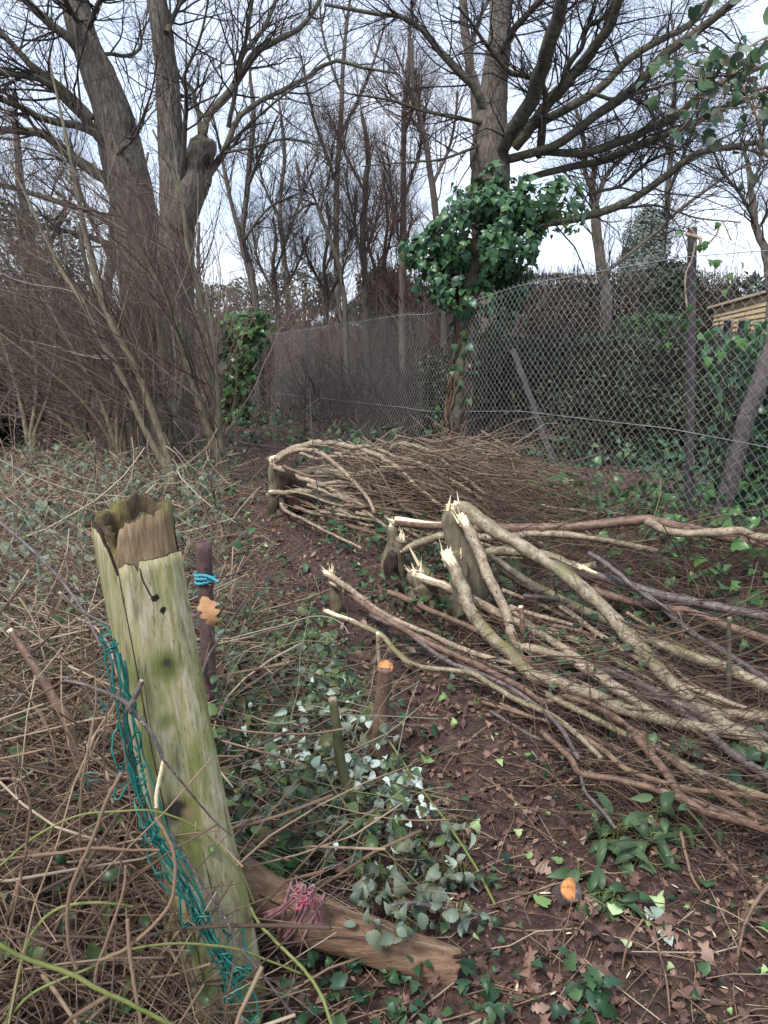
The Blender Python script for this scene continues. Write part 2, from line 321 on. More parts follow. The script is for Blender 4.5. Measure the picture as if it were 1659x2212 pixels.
def upn(n, rng, tilt): 
    a = rng.normal(0, tilt, (n, 3)); a[:, 2] = 1; return a

# ------------------------------------------------------------------ trees
def limbs(mb, rows, y0, y1, n=18, k=8, rng=None, lump=.12, wob=.3):
    P, Rr = pxl([(a[0], a[1], a[2]*.68) for a in rows], y0, y1, n, wob, rng); mb.tubes(P, Rr, k, lump=lump, seed=int(rows[0][0])); return P, Rr
def crown(mb, Ps, Rs, rng, l1, l2, l3, mi=0, trop=(0, 0, .03), big=None):
    """three generations of twigs on the limbs; each l = (number, n, (len), (ang), rmax)"""
    cur = None
    for P, Rr in zip(Ps, Rs):
        a, r = grow(P[None], Rr[None], l1[0], l1[1], l1[2], l1[3], rng, trop, .16, .12, 1., .5, l1[4])
        mb.tubes(a, r, 5, mi=mi)
        b, rb = grow(a, r, l2[0], l2[1], l2[2], l2[3], rng, trop, .17, .15, 1., .6, l2[4]); mb.tubes(b, rb, 3, mi=mi)
        c, rc = grow(b, rb, l3[0], l3[1], l3[2], l3[3], rng, trop, .16, .1, 1., .65, l3[4]); mb.tubes(c, rc, 3, mi=mi)

def tree_left():
    rng = RNG(11)
    t = thing('bare_tree', 'grey trunked bare tree leaning left with many limbs reaching to the left edge', 'tree', (*W(345, 980, 10.3)[:2], -.4))
    b = MB(); P, Rr = pxl([(150, -60, 26), (160, 0, 28), (190, 100, 30), (225, 200, 38), (255, 300, 44), (278, 400, 47), (298, 520, 48), (320, 700, 49), (338, 950, 55), (343, 1010, 62)], 10, 10.3, 50, .05, rng)
    b.tubes(P, Rr, 18, lump=.13, seed=1); b.build('trunk', M_barkgrey, t)
    L_ = [[(190, 150, 13), (150, 85, 15), (100, 45, 13), (55, 0, 12), (20, -40, 9)],
          [(200, 260, 15), (130, 190, 14), (80, 150, 12), (40, 110, 10), (-10, 55, 9)],
          [(215, 300, 15), (165, 240, 13), (110, 185, 12), (65, 165, 10), (-10, 155, 9)],
          [(250, 410, 20), (225, 385, 19), (165, 350, 17), (100, 295, 14), (40, 284, 12), (-20, 278, 10)],
          [(240, 330, 14), (190, 280, 13), (90, 255, 11), (50, 235, 9), (-20, 205, 8)],
          [(270, 500, 15), (240, 480, 13), (175, 450, 11), (100, 425, 9), (-20, 395, 7)],
          [(280, 560, 12), (220, 520, 10), (140, 500, 8), (60, 480, 6), (-20, 470, 5)],
          [(212, 118, 6), (240, 116, 6), (270, 122, 6), (300, 107, 5), (305, 88, 4), (300, 40, 2)],
          [(235, 350, 9), (262, 325, 7), (290, 298, 5), (310, 250, 4), (330, 190, 3), (340, 120, 2)],
          [(175, 60, 9), (150, 20, 8), (120, -60, 7)], [(185, 70, 9), (215, 10, 8), (240, -50, 6)]]
    b = MB(); Ps = []; Rs = []
    for i, l in enumerate(L_):
        P, Rr = limbs(b, l, 10, 10+rng.uniform(-1.5, 1.5), 16, 9, rng); Ps.append(P); Rs.append(Rr)
    b.build('limb', M_limb, t)
    b = MB(); crown(b, Ps, Rs, rng, (13, 9, (.7, 1.9), (.4, 1.1), .015), (6, 7, (.35, .95), (.4, 1.), .008), (5, 5, (.15, .5), (.4, .9), .004)); b.build('twigs', M_twig, t)
def tree_stub():
    rng = RNG(12)
    t = thing('bare_tree', 'bare tree with a sawn hollow stub on its trunk fork', 'tree', (*W(372, 985, 9.6)[:2], -.4))
    b = MB(); P, Rr = pxl([(330, -60, 21), (338, 0, 22), (350, 75, 23), (360, 175, 25), (367, 275, 28), (375, 375, 30), (382, 450, 36), (379, 550, 38), (376, 700, 40), (373, 960, 46), (372, 1010, 52)], 9.5, 9.6, 50, .05, rng)
    b.tubes(P, Rr, 18, lump=.13, seed=2); b.build('trunk', M_barkgrey, t)
    b = MB(); P, Rr = pxl([(388, 490, 30), (408, 430, 33), (423, 385, 32), (431, 345, 30), (436, 318, 30), (438, 305, 28), (438, 302, 16), (438, 304, 2)], 9.45, 9.25, 24, .04, rng)
    b.tubes(P, Rr, 16, lump=.12, seed=3); s = b.build('stub', M_barkgrey, t)
    b = MB(); P, Rr = pxl([(449, 366, 2), (449, 360, 6), (448, 350, 9), (447, 340, 8), (445, 332, 2)], 9.1, 9.1, 12); b.tubes(P, Rr, 12, cap=True); b.build('hollow', M_hollow_shade, s)  # solid black ellipse on the stub, drawing the shade of its hollow
    L_ = [[(445, 400, 15), (452, 372, 14), (485, 325, 11), (510, 260, 9), (550, 225, 8), (600, 200, 7), (650, 175, 7), (720, 132, 6), (780, 145, 5), (860, 158, 3)],
          [(437, 300, 12), (441, 278, 12), (455, 240, 12), (500, 190, 12), (550, 110, 12), (600, 85, 9), (650, 60, 8), (690, 0, 7), (700, -50, 6)],
          [(432, 290, 9), (428, 240, 8), (418, 200, 7), (405, 180, 6), (388, 168, 5)],
          [(495, 275, 8), (508, 200, 7), (520, 135, 7), (535, 60, 6), (548, -20, 5)],
          [(505, 180, 8), (530, 110, 7), (570, 60, 7), (605, -20, 6)],
          [(470, 350, 6), (490, 315, 5), (560, 250, 4), (620, 200, 3), (700, 150, 2)],
          [(395, 400, 10), (398, 300, 8), (402, 200, 7), (395, 170, 5), (430, 90, 4), (450, 0, 3)],
          [(358, 70, 10), (375, 40, 8), (400, -20, 7)], [(480, 330, 5), (540, 320, 4), (620, 300, 3), (690, 315, 2)]]
    b = MB(); Ps = []; Rs = []
    for l in L_:
        P, Rr = limbs(b, l, 9.3, 9.3+rng.uniform(-1.3, 1.3), 20, 9, rng); Ps.append(P); Rs.append(Rr)
    b.build('limb', M_limb, t)
    b = MB(); crown(b, Ps, Rs, rng, (15, 9, (.6, 1.8), (.4, 1.1), .013), (6, 7, (.3, .9), (.4, 1.), .007), (5, 5, (.15, .45), (.4, .9), .0036)); b.build('twigs', M_twig, t)
def tree_right():
    rng = RNG(13)
    t = thing('bare_tree', 'big spreading bare tree with mossy limbs above the ivy clump', 'tree', (*W(1065, 960, 13.2)[:2], -.2))
    b = MB(); P, Rr = pxl([(1086, -60, 20), (1080, 0, 22), (1077, 100, 25), (1067, 180, 29), (1062, 250, 35), (1058, 330, 42), (1060, 400, 43), (1063, 520, 46), (1066, 700, 50), (1066, 930, 60)], 13, 13.2, 50, .05, rng)
    b.tubes(P, Rr, 18, lump=.12, seed=4); b.build('trunk', M_barkgrey, t)
    b = MB(); Ps = []; Rs = []
    for l in [[(1080, 350, 22), (1100, 300, 22), (1140, 225, 24), (1172, 140, 24), (1203, 50, 22), (1218, -40, 19)],
              [(1110, 320, 15), (1160, 250, 16), (1210, 195, 16), (1265, 125, 17), (1310, 70, 16), (1345, -20, 14)],
              [(1080, 310, 15), (1110, 290, 17), (1180, 260, 14), (1280, 200, 13), (1355, 130, 12), (1430, 85, 11), (1500, 45, 10), (1550, -20, 9)],
              [(1085, 350, 13), (1110, 340, 13), (1205, 310, 14), (1280, 255, 14), (1380, 180, 14), (1455, 100, 14), (1530, 50, 13), (1600, -10, 12)],
              [(1100, 345, 10), (1180, 327, 12), (1280, 330, 13), (1380, 292, 14), (1455, 255, 12), (1530, 195, 9), (1680, 130, 7)],
              [(1120, 390, 9), (1220, 365, 11), (1305, 345, 12), (1405, 302, 11), (1495, 265, 9), (1600, 220, 7), (1680, 190, 6)],
              [(1110, 500, 10), (1200, 482, 12), (1280, 465, 12), (1355, 440, 12), (1430, 385, 11), (1500, 335, 10), (1570, 318, 9), (1690, 300, 8)],
              [(1050, 240, 14), (1025, 190, 14), (980, 145, 13), (945, 105, 11), (905, 60, 9), (865, 35, 8), (829, 32, 7), (700, 10, 5)],
              [(1168, 330, 10), (1176, 250, 10), (1178, 210, 10), (1170, 180, 9), (1150, 168, 8), (1105, 160, 8), (1075, 130, 7), (1045, 90, 6), (1020, 50, 5), (990, 15, 4)],
              [(1165, 340, 10), (1172, 260, 11), (1185, 210, 10), (1215, 180, 9), (1230, 135, 9), (1257, 100, 8), (1265, 60, 8), (1310, 35, 6), (1330, -10, 5)],
              [(1080, 110, 12), (1110, 65, 11), (1150, 20, 10), (1210, -30, 8)],
              [(1280, 200, 6), (1330, 215, 6), (1400, 195, 5), (1480, 175, 4), (1600, 190, 3)],
              [(1060, 300, 6), (1020, 320, 5), (950, 345, 4), (880, 350, 3), (780, 360, 2)],
              [(1058, 270, 8), (1000, 255, 6), (920, 240, 5), (840, 215, 4), (740, 200, 2)],
              [(1270, 420, 6), (1340, 400, 5), (1400, 350, 5), (1470, 320, 4), (1500, 280, 3)],
              [(1340, 450, 4), (1420, 445, 4), (1500, 470, 3), (1600, 480, 2)]]:
        P, Rr = limbs(b, l, 12.9, 12.9+rng.uniform(-2.2, 1.), 24, 10, rng); Ps.append(P); Rs.append(Rr)
    b.build('limb', M_limb, t)
    b = MB(); crown(b, Ps, Rs, rng, (19, 9, (.7, 2.3), (.4, 1.1), .014), (7, 7, (.4, 1.1), (.4, 1.), .007), (5, 5, (.2, .6), (.4, .9), .0042), trop=(0, 0, -.005)); b.build('twigs', M_twig, t)
def bare_tree(label, trunk, y, limb_rows, seed, tw=M_twig, bark=M_barkgrey, l1=(15, 8, (.8, 2.2), (.3, .9), .014), l2=(8, 6, (.4, 1.2), (.3, .9), .007), l3=(5, 5, (.2, .6), (.3, .9), .004), trop=(0, 0, .05), name='bare_tree'):
    rng = RNG(seed); P, Rr = pxl([(a[0], a[1], a[2]*.78) for a in trunk], y, y, 24, .3, rng)
    g = gz(P[0, 0], P[0, 1])-.1
    if P[0, 2] > g: f = np.linspace(0, .85, 6)[:, None]; B0 = np.array([P[0, 0]+.05, P[0, 1], g]); P = np.vstack([B0*(1-f)+P[0]*f, P]); Rr = np.concatenate([Rr[0]*np.linspace(1.35, 1.03, 6), Rr])
    t = thing(name, label, 'tree', (P[0][0], P[0][1], P[0][2]))
    b = MB(); b.tubes(P, Rr, 10, lump=.12, seed=seed); b.build('trunk', bark, t)
    Ps = [P]; Rs = [Rr]
    if limb_rows:
        b = MB()
        for l in limb_rows:
            p, r = limbs(b, l, y, y+rng.uniform(-1, 1), 14, 7, rng); Ps.append(p); Rs.append(r)
        b.build('limb', bark, t)
    b = MB(); crown(b, Ps, Rs, rng, l1, l2, l3, trop=trop); b.build('twigs', tw, t)
tree_left(); tree_stub(); tree_right()
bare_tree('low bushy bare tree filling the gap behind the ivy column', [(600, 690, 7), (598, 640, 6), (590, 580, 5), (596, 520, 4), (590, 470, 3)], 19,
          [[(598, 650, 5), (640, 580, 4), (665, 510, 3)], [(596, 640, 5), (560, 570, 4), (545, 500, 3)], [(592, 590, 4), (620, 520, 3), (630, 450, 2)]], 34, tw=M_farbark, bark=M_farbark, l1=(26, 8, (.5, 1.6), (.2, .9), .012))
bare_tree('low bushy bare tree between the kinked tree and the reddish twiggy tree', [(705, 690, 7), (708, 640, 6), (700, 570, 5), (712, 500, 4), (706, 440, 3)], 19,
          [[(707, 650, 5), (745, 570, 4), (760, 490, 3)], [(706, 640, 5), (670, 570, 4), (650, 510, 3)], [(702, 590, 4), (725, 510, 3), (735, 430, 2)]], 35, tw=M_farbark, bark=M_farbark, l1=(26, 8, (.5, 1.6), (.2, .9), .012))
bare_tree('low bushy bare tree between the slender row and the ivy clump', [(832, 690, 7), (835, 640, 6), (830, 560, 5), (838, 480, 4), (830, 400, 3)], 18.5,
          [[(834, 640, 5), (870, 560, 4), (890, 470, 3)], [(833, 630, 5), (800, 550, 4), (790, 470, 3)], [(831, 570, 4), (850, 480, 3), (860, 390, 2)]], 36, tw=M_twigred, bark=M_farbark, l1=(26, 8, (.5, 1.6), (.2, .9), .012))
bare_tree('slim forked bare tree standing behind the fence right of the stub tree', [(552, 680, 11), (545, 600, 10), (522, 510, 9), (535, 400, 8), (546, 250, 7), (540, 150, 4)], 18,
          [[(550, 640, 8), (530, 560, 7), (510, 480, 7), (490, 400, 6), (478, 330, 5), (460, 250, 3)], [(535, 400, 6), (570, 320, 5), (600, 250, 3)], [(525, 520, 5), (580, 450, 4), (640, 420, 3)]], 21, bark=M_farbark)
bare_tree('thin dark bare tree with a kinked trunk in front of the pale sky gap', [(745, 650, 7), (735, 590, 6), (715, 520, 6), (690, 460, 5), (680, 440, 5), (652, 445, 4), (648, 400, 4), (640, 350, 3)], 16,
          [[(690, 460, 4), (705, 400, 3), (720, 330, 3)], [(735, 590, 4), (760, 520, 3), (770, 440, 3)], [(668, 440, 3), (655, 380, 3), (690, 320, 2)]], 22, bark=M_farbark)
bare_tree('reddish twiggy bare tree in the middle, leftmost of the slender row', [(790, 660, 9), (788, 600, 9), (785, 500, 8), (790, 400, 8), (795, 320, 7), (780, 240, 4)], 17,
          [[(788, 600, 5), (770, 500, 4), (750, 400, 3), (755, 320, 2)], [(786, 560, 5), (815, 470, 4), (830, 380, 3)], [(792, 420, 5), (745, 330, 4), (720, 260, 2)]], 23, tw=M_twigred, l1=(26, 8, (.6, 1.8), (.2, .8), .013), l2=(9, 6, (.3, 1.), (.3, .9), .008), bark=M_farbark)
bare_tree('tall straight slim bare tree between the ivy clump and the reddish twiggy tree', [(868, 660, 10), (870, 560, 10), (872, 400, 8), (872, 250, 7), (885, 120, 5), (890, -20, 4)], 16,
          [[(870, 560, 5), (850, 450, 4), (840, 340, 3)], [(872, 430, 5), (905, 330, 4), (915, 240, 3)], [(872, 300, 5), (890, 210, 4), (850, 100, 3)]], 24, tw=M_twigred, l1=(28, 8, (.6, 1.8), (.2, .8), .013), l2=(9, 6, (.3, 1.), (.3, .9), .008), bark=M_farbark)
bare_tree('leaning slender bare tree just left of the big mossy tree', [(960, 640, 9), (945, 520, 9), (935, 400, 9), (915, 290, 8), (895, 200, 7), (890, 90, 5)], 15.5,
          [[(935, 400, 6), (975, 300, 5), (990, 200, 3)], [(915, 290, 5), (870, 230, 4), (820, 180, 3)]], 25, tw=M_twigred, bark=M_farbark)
bare_tree('grey bare tree rising behind the big mossy tree with a long straight lean', [(1045, 700, 16), (1040, 400, 15), (1025, 200, 14), (1010, 120, 13), (998, -30, 11)], 18,
          [[(1015, 130, 8), (1030, 60, 7), (1060, -10, 5)]], 26)
bare_tree('forked bare tree in the garden left of the grey conifer', [(1312, 640, 15), (1305, 590, 14), (1292, 520, 14), (1282, 440, 12), (1278, 390, 9), (1290, 350, 7)], 15,
          [[(1280, 420, 8), (1262, 360, 7), (1258, 290, 6), (1240, 220, 4)], [(1284, 440, 9), (1310, 380, 7), (1345, 340, 6), (1390, 280, 4)], [(1305, 590, 6), (1370, 540, 6), (1420, 500, 5), (1450, 470, 4)]], 27, l1=(14, 8, (.6, 1.8), (.3, .9), .014))
bare_tree('dark purple trunked bare tree by the right edge', [(1668, 640, 12), (1655, 560, 11), (1632, 480, 10), (1622, 400, 8), (1618, 360, 6), (1600, 300, 4)], 9,
          [[(1628, 470, 6), (1595, 415, 5), (1560, 370, 4), (1540, 320, 3)], [(1625, 400, 5), (1645, 340, 4), (1650, 270, 3)], [(1635, 500, 5), (1670, 440, 4), (1700, 380, 3)]], 28, l1=(16, 8, (.4, 1.2), (.3, .9), .01), l2=(6, 6, (.2, .7), (.3, .9), .005), l3=(4, 5, (.1, .4), (.3, .9), .003))
bare_tree('pale far bare tree behind the left twigs', [(70, 900, 18), (75, 700, 16), (60, 500, 14), (40, 350, 10), (30, 200, 6)], 20,
          [[(70, 600, 9), (130, 480, 7), (170, 380, 4)], [(62, 520, 8), (0, 430, 6), (-40, 350, 4)], [(72, 660, 9), (10, 560, 7), (-30, 500, 5)]], 29)
bare_tree('far bare tree behind the twin grey trunks', [(240, 880, 14), (235, 650, 12), (245, 450, 10), (235, 250, 7)], 22,
          [[(240, 600, 8), (290, 450, 6), (320, 330, 4)], [(238, 560, 8), (180, 430, 6), (150, 300, 4)]], 30)
bare_tree('far bare tree with fine twigs in the sky gap left of centre', [(620, 650, 8), (615, 560, 7), (605, 450, 6), (615, 330, 5), (600, 200, 3)], 26,
          [[(612, 540, 5), (650, 430, 4), (690, 330, 3)], [(607, 480, 5), (570, 400, 4), (550, 300, 3)]], 31, l1=(14, 8, (1, 3), (.3, .9), .016), l3=(4, 5, (.3, .8), (.3, .9), .007))
bare_tree('far bare tree with fine twigs seen through the upper right limbs', [(1420, 620, 9), (1440, 450, 8), (1450, 300, 7), (1460, 150, 5), (1450, 30, 3)], 24,
          [[(1442, 420, 6), (1490, 300, 5), (1530, 180, 3)], [(1448, 340, 6), (1400, 220, 5), (1380, 100, 3)], [(1436, 480, 6), (1540, 400, 5), (1620, 350, 3)]], 32, l1=(16, 8, (1, 3), (.3, .9), .014), l3=(4, 5, (.3, .8), (.3, .9), .006))
bare_tree('far bare tree filling the sky above the middle', [(730, 640, 9), (725, 450, 8), (735, 250, 7), (745, 100, 5), (760, -30, 3)], 24,
          [[(728, 400, 6), (680, 260, 5), (650, 120, 3)], [(732, 300, 6), (790, 180, 5), (830, 60, 3)], [(738, 200, 5), (700, 90, 4), (690, 0, 3)]], 33, l1=(16, 8, (1, 3), (.3, .9), .014), l3=(4, 5, (.3, .8), (.3, .9), .006))

# ------------------------------------------------------------------ leaf masses, hedges
def blob(n, c, r, rng, nl=1., gap=.0, seed=0, shell=.55):
    """points through an uneven ellipsoid, thinned into clumps"""
    d = nrm(rng.normal(0, 1, (n*2, 3))); q = rng.uniform(0, 1, n*2)**(1/3)*(1-shell)+shell
    rad = 1+.5*vnoise(d[:, 0]*2.5+seed, d[:, 2]*2.5+d[:, 1]*2, seed)+.3*vnoise(d[:, 0]*6+seed, d[:, 2]*6, seed+1)
    p = d*(q*rad)[:, None]
    k = vnoise(p[:, 0]*4*nl+seed, p[:, 2]*4*nl+p[:, 1]*3, seed+2) > gap-.5+.28
    p, d = p[k][:n], d[k][:n]
    return np.asarray(c)+p*np.asarray(r), d
def bush(name, label, cat, parts, m, size, tpl, seed, stem=None, kind=None, gap=.1):
    rng = RNG(seed); c0 = np.asarray(parts[0][0]); t = thing(name, label, cat, (c0[0], c0[1], gz(c0[0], c0[1])))
    b = MB()
    for i, (c, r, n) in enumerate(parts):
        p, d = blob(n, c, r, rng, seed=seed+i, gap=gap); b.leaves(tpl, p, d+rng.normal(0, .6, d.shape)+[0, 0, .4], rng.uniform(size[0], size[1], len(p)), rng)
    b.build('crown', m, t)
    b = MB(); g = gz(c0[0], c0[1]); P = np.array([[c0[0], c0[1], g-.05], [c0[0]+.03, c0[1], (g+c0[2])/2], c0]); P = spl(P, 8)
    rr = max(.03, parts[0][1][0]*.06); b.tubes(P, np.linspace(rr, rr*.5, 8), 8)
    a, r = grow(P[None], np.full((1, 8), rr*.6), 14, 6, (parts[0][1][2]*.6, parts[0][1][2]*1.1), (.2, .9), rng, (0, 0, .1)); b.tubes(a, r, 4); b.build('trunk', M_limb, t)
    return t
def at(u, v, y): return W(u, v, y)
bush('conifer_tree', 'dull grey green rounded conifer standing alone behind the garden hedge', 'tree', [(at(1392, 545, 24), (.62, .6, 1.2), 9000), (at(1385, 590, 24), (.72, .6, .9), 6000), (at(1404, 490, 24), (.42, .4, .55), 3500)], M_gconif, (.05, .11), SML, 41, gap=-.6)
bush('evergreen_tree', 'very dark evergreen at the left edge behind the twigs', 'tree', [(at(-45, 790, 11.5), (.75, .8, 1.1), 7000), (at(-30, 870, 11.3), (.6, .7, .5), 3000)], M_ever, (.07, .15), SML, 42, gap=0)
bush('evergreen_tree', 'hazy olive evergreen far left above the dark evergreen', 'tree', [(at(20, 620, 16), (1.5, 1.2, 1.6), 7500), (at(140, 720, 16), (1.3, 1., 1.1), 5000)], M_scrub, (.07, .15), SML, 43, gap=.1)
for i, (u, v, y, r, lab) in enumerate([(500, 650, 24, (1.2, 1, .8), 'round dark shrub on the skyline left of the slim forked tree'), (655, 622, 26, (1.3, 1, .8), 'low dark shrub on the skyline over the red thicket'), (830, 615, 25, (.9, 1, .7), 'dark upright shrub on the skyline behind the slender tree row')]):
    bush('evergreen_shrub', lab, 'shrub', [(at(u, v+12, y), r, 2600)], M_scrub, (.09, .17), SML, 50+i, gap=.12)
bush('evergreen_shrub', 'dark leafy shrub in the garden hedge beside the fence post', 'shrub', [(at(1440, 640, 17.5), (.55, .5, .75), 3000), (at(1470, 600, 17.5), (.4, .4, .35), 900)], M_hedge, (.06, .12), SML, 55, gap=.05)
bush('evergreen_shrub', 'bright green low shrub in the garden in front of the shed', 'shrub', [(at(1425, 705, 13), (.6, .4, .22), 1300)], M_ivylight, (.06, .12), LAUR, 56, gap=.0)

def hedge(name, label, c, size, ry, n, m, ls, seed, twig=300, m2=None):
    rng = RNG(seed); x, y, z = size
    t = thing(name, label, 'hedge', (c[0], c[1], c[2]))
    p = rng.uniform(-.5, .5, (n, 3)); d = p*2; a = np.argmax(np.abs(d), 1)
    pick = rng.uniform(0, 1, n) < .75
    for k in range(3):
        s = pick & (a == k); p[s, k] = np.sign(p[s, k])*(.5-np.abs(rng.normal(0, .05, s.sum())))
    nn = np.zeros_like(p); nn[np.arange(n), a] = np.sign(d[np.arange(n), a])
    p = p*[x, y, z]; p[:, 2] += z/2+.10*vnoise(p[:, 0]*2.2+seed, p[:, 1]*2, 4)*(p[:, 2] > 0); p[:, 1] += .38*vnoise(p[:, 0]*2.2, p[:, 2]*2.2+seed, 5)+.15*vnoise(p[:, 0]*6, p[:, 2]*6+seed, 6)
    cs, sn = math.cos(ry), math.sin(ry); Rm = np.array([[cs, sn, 0], [-sn, cs, 0], [0, 0, 1]])
    p = p@Rm+np.asarray(c); nn = nn@Rm
    b = MB(); b.leaves(SML, p, nn+rng.normal(0, .7, nn.shape), rng.uniform(ls[0], ls[1], n), rng); b.build('foliage', m, t)
    q = rng.uniform(-.5, .5, (twig, 3))*[x, y*.8, 0]; q = q@Rm+np.asarray(c); q[:, 2] = c[2]
    ln = z*rng.uniform(.8, 1.12, twig)
    P = np.stack([q+np.outer(ln*s, [0, 0, 1])+rng.normal(0, .05, (twig, 3)) for s in np.linspace(-.02, 1, 6)], 1)
    b = MB(); b.tubes(P, np.linspace(.012, .004, 6)[None].repeat(twig, 0), 4)
    a2, r2 = grow(P, np.full((twig, 6), .006), 6, 4, (.15, .45), (.3, .9), rng, (0, 0, .1)); b.tubes(a2, r2, 3); b.build('stems', m2 or M_twig, t)
hedge('privet_hedge', 'dark clipped hedge just behind the chain link fence', (2.9, 8.6, .0), (3.9, 1.3, 1.27), .0, 36000, M_hedge, (.03, .06), 61, 600, M_twig)
hedge('privet_hedge', 'low shaded hedge end between the ivy trunk and the leaning strut', (1.15, 9.6, -.3), (1.3, 1.2, 1.3), -.3, 8000, M_hedge, (.03, .07), 62, 300)
hedge('beech_hedge', 'tall brown hedge across the back of the garden', (4.4, 20.5, .55), (9.5, 1.4, 1.95), .02, 42000, M_brownhedge, (.035, .08), 63, 1500)
# far land: a wood edge seen as one mass
def far_wood():
    rng = RNG(64); n = 26000
    x = rng.uniform(-60, 60, n); y = 42+rng.uniform(0, 6, n)+.1*np.abs(x); h = 2.2+1.6*vnoise(x*.25, y*0, 3)+.9*vnoise(x*.9, y*0, 4)
    z = gz(x, y)+np.maximum(h, .6)*rng.uniform(0, 1, n)**.6
    b = MB(); b.leaves(SML, np.stack([x, y, z], 1), rng.normal(0, 1, (n, 3))+[0, -.6, .5], rng.uniform(.25, .5, n), rng)
    tag(b.build('far_wood', M_ever), 'dark far tree line along the horizon', 'wood', kind='stuff')
far_wood()
def thicket(name, label, n, xr, yr, h, seed, m, cond=None, lean=(0, 0, .1), leaves=0, lm=None, r0=.006, sub=6):
    rng = RNG(seed); x = rng.uniform(*xr, n); y = rng.uniform(*yr, n)
    if cond is not None: k = cond(x, y); x, y = x[k], y[k]
    n = len(x); g = gz(x, y); b = MB()
    p = np.stack([x, y, g], 1); d = nrm(rng.normal(0, .35, (n, 3))+[0, 0, 1]); ln = h*rng.uniform(.5, 1.1, n)
    pts = [p]
    for i in range(7): d = nrm(d+rng.normal(0, .13, (n, 3))+np.asarray(lean)*.3); p = p+d*(ln/7)[:, None]; pts.append(p)
    P = np.stack(pts, 1); Rr = rng.uniform(.6, 1.4, (n, 1))*r0*np.linspace(1, .4, 8)[None]
    b.tubes(P, Rr, 4)
    a, r = grow(P, Rr, sub, 6, (.2*h, .6*h), (.4, 1.1), rng, lean, .16, .2, 1, .7, .006); b.tubes(a, r, 3)
    a2, r2 = grow(a, r, 3, 4, (.08*h, .3*h), (.4, 1.1), rng, lean, .15, .2, 1, .7, .004); b.tubes(a2, r2, 3)
    tag(b.build(name, m), label, 'thicket', kind='stuff')
    return P
thicket('bramble_thicket', 'dense purplish bare thicket behind the far stretch of fence', 760, (-2.6, 2.2), (9.5, 17), 1.6, 71, M_twigpurp, lambda x, y: (x > fx(y)+.25) & (x < fx(y)+2.2), (0, 0, -.03), r0=.008)
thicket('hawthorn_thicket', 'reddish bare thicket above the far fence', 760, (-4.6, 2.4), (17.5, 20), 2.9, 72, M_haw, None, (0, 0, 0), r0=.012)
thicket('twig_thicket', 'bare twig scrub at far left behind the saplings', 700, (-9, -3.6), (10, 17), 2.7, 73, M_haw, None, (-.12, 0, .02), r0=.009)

# ------------------------------------------------------------------ chain link fence
def fence():
    rng = RNG(81)
    t = thing('chain_link_fence', 'grey chain link fence with iron posts receding to the left', 'fence', (fx(4.9), 4.9, gz(fx(4.9), 4.9)))
    y0, y1 = 2.6, 17.6; ux, uy = -.39, 1.; nl = math.hypot(ux, uy); Lg = (y1-y0)*nl
    pitch = .078; nw = int(Lg/pitch); rows = 24
    def surf(s, h):
        y = y0+s/nl; x = fx(y)
        zb = np.interp(y, [2.6, 4.9, 6.6, 8.5, 15, 18], [.2, .2, .1, -.12, -.62, -.75]); hh = np.interp(y, [2.6, 4.9, 5.6, 6.6, 8.2, 9, 15, 18], [1.65, 1.66, 1.66, 1.66, 1.62, 1.68, 1.78, 1.78])
        bow = .07*vnoise(s*.7, h*1.2, 8)*2
        return np.stack([x+bow, y+bow*.4, zb+h*hh], -1)
    b = MB(); k = np.arange(rows*2+1)
    Ps = []
    for i in range(nw):
        s = (i+.5*(k % 2)+.03)*pitch + .004*rng.normal(0, 1); s2 = (i+1-.5*(k % 2)+.0)*pitch
        s = s+.02*vnoise(k*.3, np.full(len(k), i*.2), 9)
        Ps.append(surf(s, k/(rows*2)))
    P = np.array(Ps)
    off = np.where(k % 2 == 0, .0025, -.0025); P[:, :, 0] += off
    sh = P.copy()
    b.tubes(P, np.interp(P[:, :, 1], [6, 10], [.0015, .00135]), 3)
    # every other wire runs mirrored so that neighbours hook together
    Ps = []
    for i in range(nw):
        s = (i+1-.5*(k % 2)-.03)*pitch+.02*vnoise(k*.3, np.full(len(k), i*.2), 9)
        Ps.append(surf(s, k/(rows*2)))
    P = np.array(Ps); P[:, :, 0] -= off
    b.tubes(P, np.interp(P[:, :, 1], [6, 10], [.0015, .00135]), 3)
    b.build('chain_link', M_wire, t)
    b = MB()
    for h in (.985, .36): s = np.linspace(0, Lg, 120); Q = surf(s, np.full(120, h)); Q[:, 0] -= .008; b.tubes(Q, np.full(120, .0022), 4); b.build('line_wire', M_wire, t); b = MB()
    for (u, v0, v1, y) in ((1497, 490, 1150, 4.9), (666, 700, 950, 13.), (985, 640, 980, 7.95)):
        top = W(u, v0, y); bot = W(u-8, v1, y); bot[2] = gz(bot[0], bot[1])-.1
        wv = .021
        ring = np.array([(0, 0), (wv*2, 0), (wv*2, .006), (.006, .006), (.006, wv*2), (0, wv*2)])-[wv, .01]
        V = []; n = 12
        for i in range(n):
            c = bot+(top-bot)*i/(n-1)
            for (a, d) in ring: V.append(c+[a, d, 0])
        fs = [(i*6+j, i*6+(j+1) % 6, (i+1)*6+(j+1) % 6, (i+1)*6+j) for i in range(n-1) for j in range(6)]+[tuple(range((n-1)*6, n*6))]
        b = MB(); b.raw(V, fs); b.build('post', M_iron, t, smooth=False)
    P, Rr = pxl([(1108, 755, 6), (1150, 870, 6), (1192, 990, 6), (1205, 1030, 6)], 6.75, 6.1, 8); b = MB(); b.tubes(P, Rr, 4, cap=True); b.build('strut', M_iron, t, smooth=False)
fence()
P, Rr = pxl([(1545, 1150, 18), (1572, 1060, 18), (1600, 950, 17), (1640, 830, 18), (1700, 670, 17)], 4.62, 4.55, 30, .1, RNG(82))
